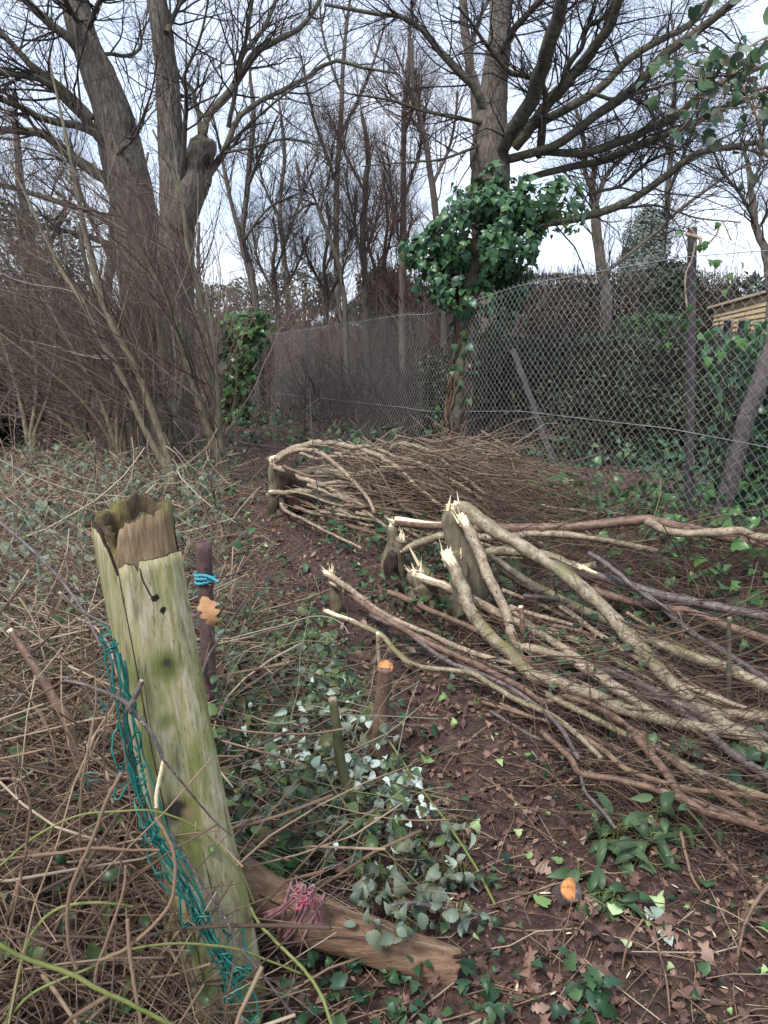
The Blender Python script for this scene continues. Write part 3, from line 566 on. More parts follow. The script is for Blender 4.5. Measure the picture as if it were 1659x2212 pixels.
b = MB(); b.tubes(P, Rr, 14, lump=.12, cap=True, seed=8); tag(b.build('leaning_log', M_stempurp), 'grey brown trunk leaning right behind the fence among ivy', 'log')

# garden shed
def shed():
    t = thing('garden_shed', 'pale timber garden shed behind the hedge at the right edge', 'shed', W(1600, 715, 16.5))
    A = W(1540, 715, 17.5); B = W(1580, 660, 17.); C = W(1800, 700, 14.5)
    zb = A[2]-.6; zt = W(1541, 668, 17.5)[2]; zr = W(1800, 590, 14.5)[2]
    a = np.array([A[0], A[1], 0]); c = np.array([C[0], C[1], 0]); u = nrm(c-a); nrm_ = np.array([-u[1], u[0], 0])
    if nrm_[1] < 0: nrm_ = -nrm_
    Lw = np.linalg.norm(c-a); b = MB(); nb = 12; dl = zr-zt
    for i in range(nb):
        z0, z1 = zb+(zt-zb)*i/nb, zb+(zt-zb)*(i+.96)/nb; y0, y1 = zb+(zr-zb)*i/nb, zb+(zr-zb)*(i+.96)/nb
        V = [a+[0, 0, z0], c+[0, 0, y0], c+[0, 0, y1], a+[0, 0, z1]]
        V = [V[0]-nrm_*.03, V[1]-nrm_*.03, V[2], V[3]]; V += [v+nrm_*1.8 for v in V]
        b.raw(V, [(0, 1, 2, 3), (7, 6, 5, 4), (0, 3, 7, 4), (1, 5, 6, 2), (3, 2, 6, 7), (0, 4, 5, 1)])
    b.build('wall', M_shed, t, smooth=False)
    b = MB(); o = [a-u*.12-nrm_*.12+[0, 0, zt+.005], c-nrm_*.12+[0, 0, zr+.005], c+nrm_*2.+[0, 0, zr+.005], a-u*.12+nrm_*2.+[0, 0, zt+.005]]
    o += [q+[0, 0, .05] for q in o]; b.raw(o, [(0, 3, 2, 1), (4, 5, 6, 7), (0, 1, 5, 4), (1, 2, 6, 5), (2, 3, 7, 6), (3, 0, 4, 7)]); b.build('roof', M_roof, t, smooth=False)
    for s in (.16, .30):
        p = a+u*Lw*s-nrm_*.045; b = MB(); z0, z1, ww = zb+(zt-zb)*.45, zb+(zt-zb)*.78, .11
        def bx(p, w0, zz0, zz1, d): 
            V = [p-u*w0+[0, 0, zz0], p+u*w0+[0, 0, zz0], p+u*w0+[0, 0, zz1], p-u*w0+[0, 0, zz1]]; V += [v-nrm_*d for v in V]
            return V, [(3, 2, 1, 0), (4, 5, 6, 7), (0, 1, 5, 4), (1, 2, 6, 5), (2, 3, 7, 6), (3, 0, 4, 7)]
        b.raw(*bx(p, ww+.04, z0-.04, z1+.04, .02)); f = b.build('window', M_roof, t, smooth=False)
        b = MB(); b.raw(*bx(p-nrm_*.018, ww, z0, z1, .01)); b.build('pane', M_glass, f, smooth=False)
shed()

# ------------------------------------------------------------------ ivies
def ivy_on(name, label, line, n, rad, size, seed, m=M_ivy, stems=16, blobs=(), core=0, stemm=M_brush):
    """ivy round a polyline: line = world pts (k,3); rad per point"""
    rng = RNG(seed); line = np.asarray(line, float); t = thing(name, label, 'ivy', line[0])
    P = spl(line, 40); rr = np.interp(np.linspace(0, 1, 40), np.linspace(0, 1, len(rad)), rad)
    if stems:
        b = MB(); S = []
        for i in range(stems):
            th = rng.uniform(0, 6.3)+np.cumsum(rng.normal(0, .22, 40)); rad2 = rr*rng.uniform(.35, .8)
            q = P+np.stack([np.cos(th)*rad2, np.sin(th)*rad2, 0*th], 1); S.append(q)
        b.tubes(np.array(S), rng.uniform(.006, .017, (stems, 1))*np.linspace(1, .6, 40)[None], 6)
        a, r = grow(np.array(S), np.full((stems, 40), .006), 9, 6, (.1, .4), (.4, 1.2), rng, (0, 0, -.05)); b.tubes(a, r, 3)
        b.build('stems', stemm, t)
    if core: b = MB(); b.tubes(P, rr*core, 10, lump=.25, seed=seed); b.build('trunk', M_limb, t)
    b = MB(); i = rng.integers(0, 40, n); th = rng.uniform(0, 6.3, n); q = rr[i]*rng.uniform(.6, 1.25, n)
    d = np.stack([np.cos(th), np.sin(th), rng.uniform(-.3, .3, n)], 1); pos = P[i]+d*q[:, None]+rng.normal(0, .03, (n, 3))
    if n: b.leaves(IVY, pos, d+rng.normal(0, .45, d.shape)+[0, 0, .35], rng.uniform(*size, n), rng, up=((0, 0, -1.), .5))
    for j, (c, r, k) in enumerate(blobs):
        p, d = blob(k, c, r, rng, seed=seed+j, gap=.3, shell=.3); b.leaves(IVY, p, d+rng.normal(0, .5, d.shape)+[0, -.2, .35], rng.uniform(*size, len(p)), rng, up=((0, 0, -1.), .5))
        S = np.stack([np.stack([np.asarray(c)+[0, 0, -r[2]*.5]+(pp-np.asarray(c)-[0, 0, -r[2]*.5])*s for s in (0, .35, .7, 1.)]) for pp in p[::14]]); S[:, 1:3] += rng.normal(0, .03, S[:, 1:3].shape)
        bs = MB(); bs.tubes(S, np.linspace(.009, .002, 4)[None].repeat(len(S), 0), 3); bs.build('shoots', stemm, t)
    b.build('foliage', m, t); return t
yv = 7.65
trk = [W(978, 1000, yv), W(985, 900, yv), W(1000, 780, yv), W(1008, 690, yv), W(1015, 620, yv), W(1035, 520, yv)]
ivy_on('ivy_plant', 'ivy wrapped trunk with a big leafy head in the middle of the fence', trk, 150, (.2, .17, .15, .15, .18, .2), (.04, .10), 91, M_ivymid, 46,
       [(W(1050, 520, yv), (.50, .42, .46), 1900), (W(1180, 445, yv), (.42, .35, .27), 800), (W(985, 600, yv), (.42, .3, .22), 600), (W(1060, 430, yv), (.38, .3, .26), 650), (W(955, 545, yv+.1), (.42, .3, .2), 450), (W(1010, 645, yv-.1), (.3, .2, .16), 120), (W(1095, 610, yv+.2), (.26, .2, .24), 420), (W(1075, 700, yv+.5), (.25, .15, .35), 200)], .62)
yl = 15.2
ivy_on('ivy_column', 'bright leafy ivy column covering the far end of the fence', [W(505, 925, yl), W(515, 850, yl), W(520, 760, yl), W(530, 690, yl)], 520, (.2, .24, .36, .5), (.09, .18), 92, M_ivylight, 14, [(W(535, 705, yl), (.5, .4, .35), 420), (W(480, 745, yl), (.3, .3, .2), 120)])
def ivy_fence():
    rng = RNG(93); t = thing('ivy_plant', 'glossy ivy climbing the fence at the right edge', 'ivy', (2.25, 4.7, gz(2.25, 4.7)))
    n = 950; u = rng.uniform(1500, 1720, n); v = 690+430*rng.uniform(0, 1, n)**.85
    k = rng.uniform(0, 1, n) < sst(1490, 1600, u)*(.35+.9*(vnoise(u*.012, v*.012, 3)+.5)); u, v = u[k], v[k]; n = len(u)
    pos = np.array([W(a, c, yy) for a, c, yy in zip(u, v, 5.5-.0035*(u-1495)+rng.uniform(.0, .45, n))])
    b = MB(); b.leaves(IVY, pos, rng.normal(0, .5, (n, 3))+[-.2, -1, .4], rng.uniform(.05, .11, n), rng, up=((0, 0, -1.), .5)); b.build('foliage', M_ivymid, t)
    S = np.array([[W(uu, 1130, 5.2), W(uu+rng.uniform(-20, 20), 1000, 5.1), W(uu+rng.uniform(-50, 50), 880, 5.05), W(uu+rng.uniform(-60, 60), 720, 5.0)] for uu in rng.uniform(1520, 1690, 18)])
    b = MB(); b.tubes(np.array([spl(s, 10) for s in S]), np.linspace(.007, .003, 10)[None].repeat(18, 0), 4)
    b.build('stems', M_twig, t)
ivy_fence()
def ivy_post():
    rng = RNG(94); t = thing('ivy_shoot', 'cut ivy shoot with a few large leaves on the iron post top', 'ivy', W(1497, 520, 4.86))
    b = MB()
    for pts in ([(1480, 505, 4), (1495, 510, 5), (1512, 515, 4), (1512, 530, 3)], [(1490, 490, 2), (1502, 515, 3), (1495, 560, 2), (1480, 600, 2), (1485, 680, 2)], [(1510, 545, 2), (1545, 510, 2), (1560, 480, 1.5), (1580, 520, 1.5)]):
        P, Rr = pxl(pts, 4.84, 4.8, 14); b.tubes(P, Rr, 5, cap=True)
    b.build('stem', M_stempale, t)
    q = [(1523, 520, .075), (1510, 528, .06), (1553, 480, .055), (1548, 560, .07), (1535, 560, .06), (1490, 660, .06), (1488, 695, .065), (1500, 610, .03), (1575, 590, .07), (1600, 565, .06), (1565, 625, .06), (1470, 500, .04), (1440, 740, .05), (1560, 760, .08), (1530, 770, .085), (1600, 730, .08)]
    for a, c, z in q:
        b = MB(); b.leaves(IVY, W(a, c, 4.78)[None], rng.normal(0, .4, (1, 3))+[0, -1, .3], np.array([z*.85]), rng, up=((0, 0, -1.), .4)); b.build('leaf', M_ivylight, t)
ivy_post()
def over_branch():
    rng = RNG(95); t = thing('ivy_branch', 'leafy ivy branch hanging in from the upper right corner', 'branch', W(1720, 230, 3.6))
    b = MB(); Ps = []
    for pts in ([(1740, 120, 5), (1660, 140, 4), (1580, 160, 3), (1500, 170, 1.5)], [(1740, 230, 5), (1670, 190, 4), (1590, 200, 3), (1500, 150, 1.5)], [(1740, 330, 6), (1660, 240, 4), (1570, 235, 2), (1480, 240, 1.5)], [(1740, 380, 5), (1650, 330, 4), (1640, 270, 3), (1600, 180, 2)], [(1740, 60, 5), (1660, 80, 3), (1590, 110, 2), (1470, 110, 1.2)]):
        P, Rr = pxl(pts, 3.6, 3.4, 16, .4, rng); b.tubes(P, Rr, 5); Ps.append(P)
    a, r = grow(np.array(Ps), np.full((5, 16), .006), 14, 7, (.15, .5), (.4, 1.2), rng, (0, 0, .0)); b.tubes(a, r, 3)
    b.build('stem', M_dead, t)
    q = np.concatenate([np.array(Ps).reshape(-1, 3), a.reshape(-1, 3)]); n = 110
    p = q[rng.integers(0, len(q), n)]+rng.normal(0, .05, (n, 3))
    b = MB(); b.leaves(IVY, p, rng.normal(0, .7, (n, 3))+[-.2, -.6, .6], rng.uniform(.03, .068, n), rng, up=((0, 0, -1.), .5)); b.build('foliage', M_ivy, t)
    p = q[rng.integers(0, len(q), 60)]+rng.normal(0, .04, (60, 3))
    b = MB(); b.leaves(OVAL, p, rng.normal(0, .6, (60, 3))+[-.2, -1, .2], rng.uniform(.025, .06, 60), rng); b.build('dead_foliage', M_grey, t)
over_branch()

# ------------------------------------------------------------------ hazel saplings
def sapling(label, stems, y, seed, tw=(28, 6, 3), lean=(-.055, 0, .04), ln=(.6, 2.), name='hazel_sapling', bark=M_hazel, group=None):
    rng = RNG(seed); t = None; Ps = []; Rs = []
    for l in stems:
        P, Rr = pxl(l, y, y+rng.uniform(-.8, .5), 26, .12, rng)
        if t is None: t = thing(name, label, 'sapling', (P[0][0], P[0][1], gz(P[0][0], P[0][1])), group)
        P[0, 2] = min(P[0, 2], gz(P[0, 0], P[0, 1])-.03)
        b = MB(); b.tubes(P, Rr, 9, lump=.14, seed=seed); b.build('stem', bark, t); Ps.append(P); Rs.append(Rr)
    b = MB()
    for P, Rr in zip(Ps, Rs):
        a, r = grow(P[None], Rr[None], tw[0], 10, ln, (.25, 1.05), rng, lean, .09, .12, 1, .36, .008, .003); b.tubes(a, r, 4)
        c, rc = grow(a, r, tw[1], 7, (.25, .8), (.3, .75), rng, lean, .09, .1, 1, .55, .004, .0021); b.tubes(c, rc, 3)
        e, re = grow(c, rc, tw[2], 5, (.1, .35), (.3, .75), rng, lean, .10, .1, 1, .7, .0025, .0014); b.tubes(e, re, 3)
    b.build('twigs', M_hazeltwig, t)
sapling('pale hazel sapling with two bare stems forking from one base, left of centre', [[(383, 1048, 9), (350, 946, 9), (320, 861, 8), (290, 791, 8), (250, 721, 7), (215, 631, 7), (190, 531, 6), (150, 330, 4), (110, 150, 2)], [(378, 1045, 9), (325, 950, 8), (282, 856, 7), (250, 785, 7), (220, 741, 6), (180, 656, 6), (125, 571, 5), (60, 430, 3), (10, 330, 2)]], 7.4, 101)
sapling('hazel sapling with a pale and a dark stem beside the ivy column', [[(492, 1050, 10), (475, 996, 10), (440, 901, 9), (410, 806, 8), (385, 721, 8), (360, 641, 7), (310, 556, 6), (270, 480, 5), (200, 350, 3)], [(495, 1050, 9), (472, 931, 9), (466, 811, 8), (440, 706, 7), (425, 606, 6), (405, 531, 5), (390, 420, 4), (330, 280, 2)], [(490, 1045, 8), (465, 925, 9), (452, 820, 7), (460, 720, 5), (430, 600, 4), (430, 480, 3)]], 7.4, 102)
sapling('bushy hazel further back on the left, in front of the grey trunks', [[(287, 935, 7), (280, 860, 6), (250, 760, 6), (200, 640, 5), (170, 480, 3)], [(290, 935, 6), (265, 850, 5), (210, 740, 5), (120, 620, 4), (40, 520, 2)], [(292, 935, 6), (300, 840, 5), (330, 720, 4), (340, 600, 3)], [(270, 930, 6), (230, 850, 5), (150, 760, 4), (30, 680, 2)]], 9.5, 103, tw=(25, 7, 4))
sapling('bushy hazel at the far left with low arching twigs', [[(170, 930, 7), (140, 830, 6), (80, 720, 5), (20, 600, 3)], [(180, 935, 6), (120, 860, 5), (40, 800, 4), (-30, 760, 3)], [(185, 935, 6), (190, 800, 5), (160, 640, 4), (120, 480, 2)], [(160, 930, 6), (90, 880, 5), (20, 850, 3)]], 10.5, 104, tw=(25, 7, 4))
sapling('thin hazel clump close behind the stub tree trunk', [[(355, 955, 7), (355, 850, 6), (345, 740, 5), (330, 600, 4), (300, 450, 2)], [(362, 955, 6), (390, 850, 5), (395, 740, 4), (370, 600, 3)], [(350, 950, 6), (330, 860, 5), (300, 760, 4), (240, 640, 2)]], 9.0, 105, tw=(14, 6, 3))
sapling('low dense hazel bush left of the pale sapling with stems fanning over the bank', [[(250, 960, 6), (215, 860, 5), (150, 740, 4), (70, 600, 3)], [(255, 962, 6), (250, 850, 5), (215, 700, 4), (170, 520, 2)], [(245, 960, 5), (180, 870, 4), (90, 790, 3), (0, 720, 2)], [(258, 962, 5), (275, 830, 4), (262, 660, 3), (250, 480, 2)]], 8.6, 107, tw=(25, 7, 4))
sapling('hazel bush at the left edge with its stems running up out of frame', [[(60, 950, 6), (40, 850, 5), (0, 720, 4), (-40, 600, 3)], [(66, 950, 6), (80, 820, 5), (60, 640, 4), (30, 420, 2)], [(70, 950, 5), (110, 830, 4), (120, 680, 3), (100, 480, 2)]], 9.2, 108, tw=(25, 7, 4))
sapling('grey slender upright sapling just right of the pale hazel', [[(390, 1040, 4), (380, 960, 4), (378, 890, 3), (380, 800, 3), (372, 700, 2)], [(372, 905, 5), (355, 868, 5), (345, 850, 4), (340, 800, 3)]], 7.6, 106, tw=(3, 3, 2), name='sapling', bark=M_barkgrey)

# ------------------------------------------------------------------ laid hedge stems
def splinter(b, p, d, rng, n, ln, r, spread=.14):
    T = nrm(d); A = nrm(np.cross(T, [.3, 1, .2])); B = np.cross(T, A)
    for j in range(3):      # flat torn plates
        q = nrm(d+rng.normal(0, .08, 3)); o = p+(A*rng.uniform(-1, 1)+B*rng.uniform(-1, 1))*r; l = ln*rng.uniform(.35, .7)
        b.tubes(np.array([o-q*l*.8, o, o+q*l*.6, o+q*l*.75]), np.array([r*1.2, r*1.35, r*1.0, r*.25])*rng.uniform(.7, 1.1), 6, cap=True, flat=.28)
    for _ in range(n):
        q = nrm(d+rng.normal(0, spread, 3)); l = ln*rng.uniform(.4, 1.1); o = p+rng.normal(0, r*.9, 3)
        b.tubes(np.array([o-q*l*.3, o+q*l*.4, o+q*l]), np.array([r*.4, r*.28, .0006])*rng.uniform(.4, 1.2), 4)
def pleach(label, pts, r0, r1, y0, y1, m, seed, stump=None, split=.07, tw=14, tl=(.25, .9), cutend=False, name='laid_stem', spl_n=5, group=None, wob=.15, tm=M_brush, sub=4, lift=.93):
    rng = RNG(seed); k = len(pts)
    rows = [(p[0], p[1], r0+(r1-r0)*i/(k-1)) for i, p in enumerate(pts)]
    P, Rr = pxl(rows, y0, y1, max(20, 5*k), wob, rng, ground=True, lift=lift)
    t = thing(name, label, 'laid stem', (P[0][0], P[0][1], gz(P[0][0], P[0][1])), group)
    nn = len(P); b = MB(); Rr = Rr*(1+.22*np.maximum(0, vnoise(np.arange(nn)*1.0, np.full(nn, seed*1.), 3)*2-.35)); b.tubes(P, Rr, 10, lump=.15, cap=True, seed=seed % 50)
    if tw: a, r = grow(P[None], Rr[None], max(4, tw//2), 3, (.012, .06), (.6, 1.2), rng, (0, 0, .05), .15, .1, 1, .45, .006, .0015, tip=.7); b.tubes(a, r, 5, cap=True)
    b.build('stem', m, t)
    if stump:
        S, Sr = pxl([(a[0], a[1], a[2]*1.25) for a in stump], y0+.01, y0+.03, 16, .1, rng); S[-1, 2] = gz(S[-1, 0], S[-1, 1])-.04
        b = MB(); b.tubes(S, Sr, 12, lump=.25, cap=True, seed=seed % 40); b.build('stump', M_hazel, t)
    if split:
        e = max(3, int(split*nn)+2); b = MB(); Q = P[:e]+np.array([-.15, -.35, .6])*Rr[:e, None]*.5; b.tubes(Q, Rr[:e]*np.linspace(.98, .5, e), 8, cap=True, flat=.85, lump=.3, seed=seed % 30)
        dd = nrm(P[0]-P[3])+np.array([0, 0, .5]); splinter(b, P[0], dd, rng, spl_n, Rr[0]*2.6, Rr[0]*.5)
        if stump: splinter(b, S[0], np.array([-.1, 0, 1.]), rng, spl_n, Sr[0]*1.7, Sr[0]*.45)
        b.build('split_wood', M_split, t)
    if tw:
        b = MB(); a, r = grow(P[None], Rr[None], max(8, int(tw*.6)), 9, tl, (.12, .6), rng, (.03, .0, -.012), .11, .3, 1, .35, .004, .0012); b.tubes(gclamp(a), r, 4)
        c, rc = grow(a, r, max(2, sub-1), 6, (.1, .38), (.3, .9), rng, (.02, 0, -.02), .13, .1, 1, .6, .002, .0008); b.tubes(gclamp(c), rc, 3)
        b.build('twigs', tm, t)
    return P, Rr
pleach('thickest laid stem bent over a tall torn hinge with splinters on top', [(985, 1098), (1010, 1100), (1045, 1130), (1130, 1180), (1210, 1235), (1280, 1290), (1330, 1345), (1395, 1415), (1460, 1485), (1530, 1540), (1600, 1590), (1700, 1650)], 15, 15, 3.65, 2.5, M_stem, 201,
       [(975, 1100, 14), (978, 1130, 18), (993, 1180, 23), (1005, 1230, 26), (1010, 1300, 32)], .06, 14)
pleach('second stem from the tall hinge, dropping steeply in front of it to a knuckle', [(1000, 1120), (1030, 1185), (1055, 1245), (1085, 1305), (1103, 1360), (1118, 1398), (1150, 1402), (1220, 1422), (1280, 1455), (1350, 1505), (1440, 1560)], 12, 9, 3.6, 2.7, M_stempale, 202, None, .05, 10)
pleach('smooth olive laid stem with a white torn top curving to the right edge', [(968, 1205), (995, 1260), (1015, 1315), (1045, 1360), (1100, 1410), (1140, 1450), (1210, 1478), (1280, 1503), (1355, 1535), (1480, 1565), (1600, 1590), (1650, 1604)], 14, 14, 3.5, 2.4, M_stem, 203, [(975, 1195, 12), (990, 1225, 14), (1000, 1290, 18)], .07, 10)
pleach('laid stem with a long flat white split face over a square stump', [(893, 1243), (950, 1262), (1030, 1298), (1110, 1342), (1180, 1378), (1255, 1428), (1330, 1482), (1380, 1515), (1460, 1560)], 10, 8, 3.8, 2.75, M_stempale, 204, [(905, 1240, 18), (915, 1262, 22), (920, 1310, 25)], .2, 12)
pleach('topmost laid stem running level across to the right edge', [(855, 1130), (965, 1137), (1080, 1141), (1230, 1139), (1330, 1129), (1395, 1123), (1480, 1141), (1555, 1158), (1670, 1180)], 10, 10, 4.3, 3.7, M_stemred, 205, [(848, 1136, 9), (849, 1180, 11), (842, 1225, 15), (848, 1275, 20)], .12, 20)
pleach('short level laid stem with a white torn end below the topmost one', [(866, 1190), (890, 1181), (925, 1165), (960, 1157), (1030, 1162), (1110, 1158), (1190, 1153), (1300, 1165), (1420, 1190)], 9, 7, 4.2, 3.9, M_stem, 206, [(867, 1165, 12), (862, 1200, 11), (858, 1260, 14)], .09, 14)
pleach('laid stem ending in a clean sawn end halfway along the row', [(1005, 1195), (1035, 1196), (1110, 1192), (1180, 1201), (1230, 1220), (1255, 1226), (1288, 1221)], 11, 9, 3.95, 3.6, M_stem, 207, None, 0, 6)
pleach('purple grey laid stem starting beside the sawn end', [(1256, 1232), (1330, 1256), (1430, 1286), (1530, 1307), (1600, 1322), (1690, 1342)], 9, 11, 3.6, 3.1, M_stempurp, 208, None, .12, 12, spl_n=2)
pleach('thin purple stem sloping down across the thick purple grey one', [(1271, 1194), (1300, 1212), (1330, 1235), (1380, 1275), (1430, 1310), (1480, 1355), (1555, 1402), (1690, 1490)], 6, 7, 3.55, 2.9, M_stempurp, 209, None, 0, 10)
pleach('brown laid stem under the purple grey one, wavy along its length', [(1255, 1278), (1290, 1276), (1330, 1291), (1430, 1312), (1480, 1320), (1530, 1336), (1670, 1388)], 8, 9, 3.6, 3., M_stemred, 210, None, 0, 12)
pleach('dark thick laid stem lying low in the middle of the row', [(1075, 1215), (1155, 1270), (1255, 1318), (1380, 1372), (1480, 1412), (1580, 1448), (1690, 1505)], 11, 13, 3.75, 2.9, M_stem, 211, None, 0, 12)
pleach('thin pale stem lying just under the dark thick one', [(1060, 1200), (1130, 1255), (1200, 1300), (1280, 1360), (1340, 1400), (1420, 1450), (1500, 1490), (1690, 1560)], 6, 5, 3.75, 2.9, M_stempale, 212, None, 0, 10)
pleach('upper of the twin tan stems with white torn ends at the left', [(703, 1237), (740, 1262), (790, 1300), (830, 1328), (930, 1372), (1020, 1410), (1100, 1432), (1200, 1470)], 7, 5, 3.7, 3.0, M_stempale, 213, [(716, 1235, 8), (722, 1262, 9), (728, 1310, 12)], .06, 6)
pleach('lower of the twin tan stems, turning red brown along its length', [(716, 1258), (760, 1288), (829, 1335), (930, 1392), (1020, 1432), (1080, 1462), (1130, 1487), (1175, 1517), (1230, 1507), (1305, 1537), (1380, 1587), (1500, 1680), (1690, 1800)], 7, 7, 3.7, 2.1, M_stemred, 214, None, .06, 14)
pleach('nearest thin laid stem with a long white peeled strip at its left end', [(705, 1322), (760, 1342), (820, 1370), (860, 1412), (905, 1440), (1010, 1452), (1060, 1478), (1110, 1508), (1200, 1550), (1260, 1600), (1300, 1640)], 6, 6, 3.3, 2.3, M_stem, 215, None, .12, 8)
pleach('grey thin stem beneath the twin tan stems', [(800, 1330), (880, 1368), (960, 1425), (1020, 1450), (1110, 1490), (1200, 1560), (1250, 1640)], 5, 5, 3.5, 2.4, M_stempurp, 216, None, 0, 6)
pleach('red brown stem with a bare round end lying left of the olive stem', [(838, 1279), (870, 1290), (930, 1318), (1020, 1357), (1080, 1385), (1160, 1440), (1260, 1490), (1330, 1530)], 7, 5, 3.75, 2.8, M_stemred, 217, None, 0, 8)
pleach('dark purple speckled stem with a blunt end in the lower right', [(1353, 1505), (1390, 1503), (1430, 1511), (1480, 1526), (1530, 1551), (1680, 1598)], 8, 9, 2.75, 2.3, M_stempurp, 218, None, 0, 5)
pleach('grey brown stem lying level at the right edge beside the thickest stem', [(1440, 1520), (1530, 1537), (1600, 1545), (1690, 1552)], 10, 10, 2.7, 2.5, M_stempale, 219, None, 0, 6)
pleach('forked knobbly branch at the bottom of the row reaching the right edge', [(1170, 1580), (1230, 1637), (1255, 1672), (1330, 1683), (1455, 1718), (1550, 1752), (1690, 1800)], 6, 9, 2.4, 1.8, M_stemred, 220, None, 0, 9)
pleach('straight thin branch crossing the forked knobbly branch', [(1370, 1590), (1430, 1658), (1485, 1733), (1580, 1770), (1690, 1800)], 9, 9, 2.3, 1.75, M_stemred, 221, None, 0, 8)
pleach('slim tan branch with a curled tip above the forked knobbly branch', [(1262, 1593), (1310, 1625), (1350, 1660), (1455, 1698), (1560, 1712), (1690, 1725)], 6, 6, 2.35, 1.9, M_dead, 222, None, 0, 8)
pleach('thin branch dropping from the knobbly branch fork to the bare soil', [(1255, 1672), (1264, 1710), (1300, 1750), (1330, 1790)], 4, 3, 2.1, 1.9, M_stempurp, 223, None, 0, 0)
pleach('deep laid stem in the second row near the right edge', [(1290, 1440), (1390, 1480), (1500, 1560), (1600, 1640), (1700, 1700)], 8, 10, 2.9, 2.2, M_stempurp, 224, None, 0, 10)
pleach('long brown stem close to the ground under the right hand stems', [(1180, 1500), (1300, 1560), (1420, 1620), (1540, 1680), (1700, 1740)], 6, 8, 2.6, 2.0, M_stem, 225, None, 0, 10)
pleach('pale bent stem rising over the brush near the right edge', [(1395, 1125), (1450, 1150), (1540, 1150), (1600, 1148), (1640, 1160), (1690, 1160)], 9, 9, 3.75, 3.6, M_stempale, 226, None, 0, 6)
# the far bundle of laid hazel
FAR = [('highest arching stem of the far brush bundle with an orange torn hinge', [(590, 995), (612, 980), (650, 963), (690, 957), (720, 957), (755, 964), (790, 974), (829, 990), (870, 1020), (900, 1050), (960, 1100)], 7),
       ('second arching stem of the far bundle just under the highest one', [(594, 1000), (620, 980), (650, 972), (690, 976), (720, 1000), (760, 1035), (790, 1070), (810, 1110)], 6),
       ('zigzag stem of the far bundle crossing its dark hollow', [(592, 1008), (630, 1020), (650, 1033), (690, 1045), (725, 1062), (770, 1085), (830, 1115), (870, 1150)], 6),
       ('low level stem of the far bundle with a white sawn end', [(586, 1066), (620, 1062), (660, 1060), (700, 1066), (740, 1076), (790, 1105), (850, 1150)], 6),
       ('lowest bent stem of the far bundle with a small white tip', [(607, 1090), (615, 1103), (650, 1120), (690, 1140), (730, 1160), (780, 1185)], 4),
       ('grey stem of the far bundle behind the zigzag stem', [(640, 1020), (700, 1018), (760, 1022), (830, 1020), (900, 1038), (960, 1060), (1020, 1085)], 7),
       ('dark stem of the far bundle hunched over its middle', [(800, 1005), (830, 985), (858, 960), (890, 962), (930, 975), (960, 1000), (1000, 1030), (1060, 1075)], 6),
       ('long reddish stem of the far bundle reaching toward the fence strut', [(860, 962), (900, 948), (940, 955), (1000, 945), (1060, 960), (1100, 985), (1115, 1030)], 3.5),
       ('straight brown stem running from the far bundle down to the near hinges', [(829, 992), (900, 1005), (970, 1030), (1040, 1055), (1110, 1080), (1190, 1095), (1290, 1110)], 5),
       ('thin tan stem of the far bundle ending at the ivy trunk foot', [(730, 985), (790, 965), (850, 985), (910, 1000), (990, 1045), (1080, 1100)], 5),
       ('slim stem sagging along the front of the far bundle', [(620, 1072), (660, 1085), (700, 1110), (740, 1130), (800, 1150), (850, 1170)], 4)]
for i, (lab, pts, r) in enumerate(FAR):
    st = [(590, 1000, 8), (588, 1030, 8), (592, 1075, 9)] if i == 0 else ([(586, 1068, 6), (588, 1090, 6), (604, 1115, 8)] if i == 3 else None)
    pleach(lab, pts, r, r*.6, 5.9, 5.1, (M_stempale, M_stempale, M_stempale, M_stempale, M_stempale, M_stem, M_stem, M_stemred, M_stempale, M_stem, M_stemred)[i], 240+i, st, .05 if i in (0, 1, 3, 4) else 0, 16, (.3, 1.2), spl_n=3, wob=.35, sub=5)
b = MB(); P, Rr = pxl([(615, 1010, 16), (630, 1040, 26), (650, 1075, 34), (665, 1110, 36), (670, 1140, 38)], 6.1, 6.1, 16, .1, RNG(5)); P[-1, 2] = gz(P[-1, 0], P[-1, 1])-.05; b.tubes(P, Rr, 14, lump=.35, cap=True, seed=6)
tag(b.build('hedge_stool', M_dark), 'dark rotten stool inside the far brush bundle', 'stump')
b = MB(); P, Rr = pxl([(848, 1195, 12), (845, 1225, 17), (852, 1260, 20), (858, 1300, 24)], 4.05, 4.05, 14, .1, RNG(6)); P[-1, 2] = gz(P[-1, 0], P[-1, 1])-.05; b.tubes(P, Rr, 12, lump=.4, cap=True, seed=16)
tag(b.build('hedge_stool', M_dark), 'dark mossy stool under the topmost laid stem hinge', 'stump')
def sticks(lab, grp, n, ur, vr, y, ln, rad, slope, seed, mats):
    rng = RNG(seed)
    for i in range(n):
        u = rng.uniform(*ur); v = rng.uniform(*vr); l = rng.uniform(*ln); sl = slope[0]+(slope[1]-slope[0])*rng.uniform(); k = 7; bend = rng.uniform(-.10, .10)
        pts = [(u+l*f, v+l*sl*f+bend*l*math.sin(f*3.1)+rng.normal(0, 4)) for f in np.linspace(0, 1, k)]; rr = rng.uniform(*rad); yy = y[0]+(y[1]-y[0])*(v-vr[0])/(vr[1]-vr[0])
        pleach(lab, pts, rr, rr*.55, yy, yy-.35, mats[i % len(mats)], seed*7+i, None, 0, 10, (.2, .7), wob=.25, sub=3, name='hazel_stick', group=grp, lift=.96)
sticks('thin hazel stick tangled in the far brush bundle', 'thin sticks of the far brush bundle', 44, (610, 1060), (968, 1110), (6.0, 5.3), (160, 380), (2.4, 5.), (.12, .42), 271, (M_stempale, M_stem, M_stempale, M_stemred))
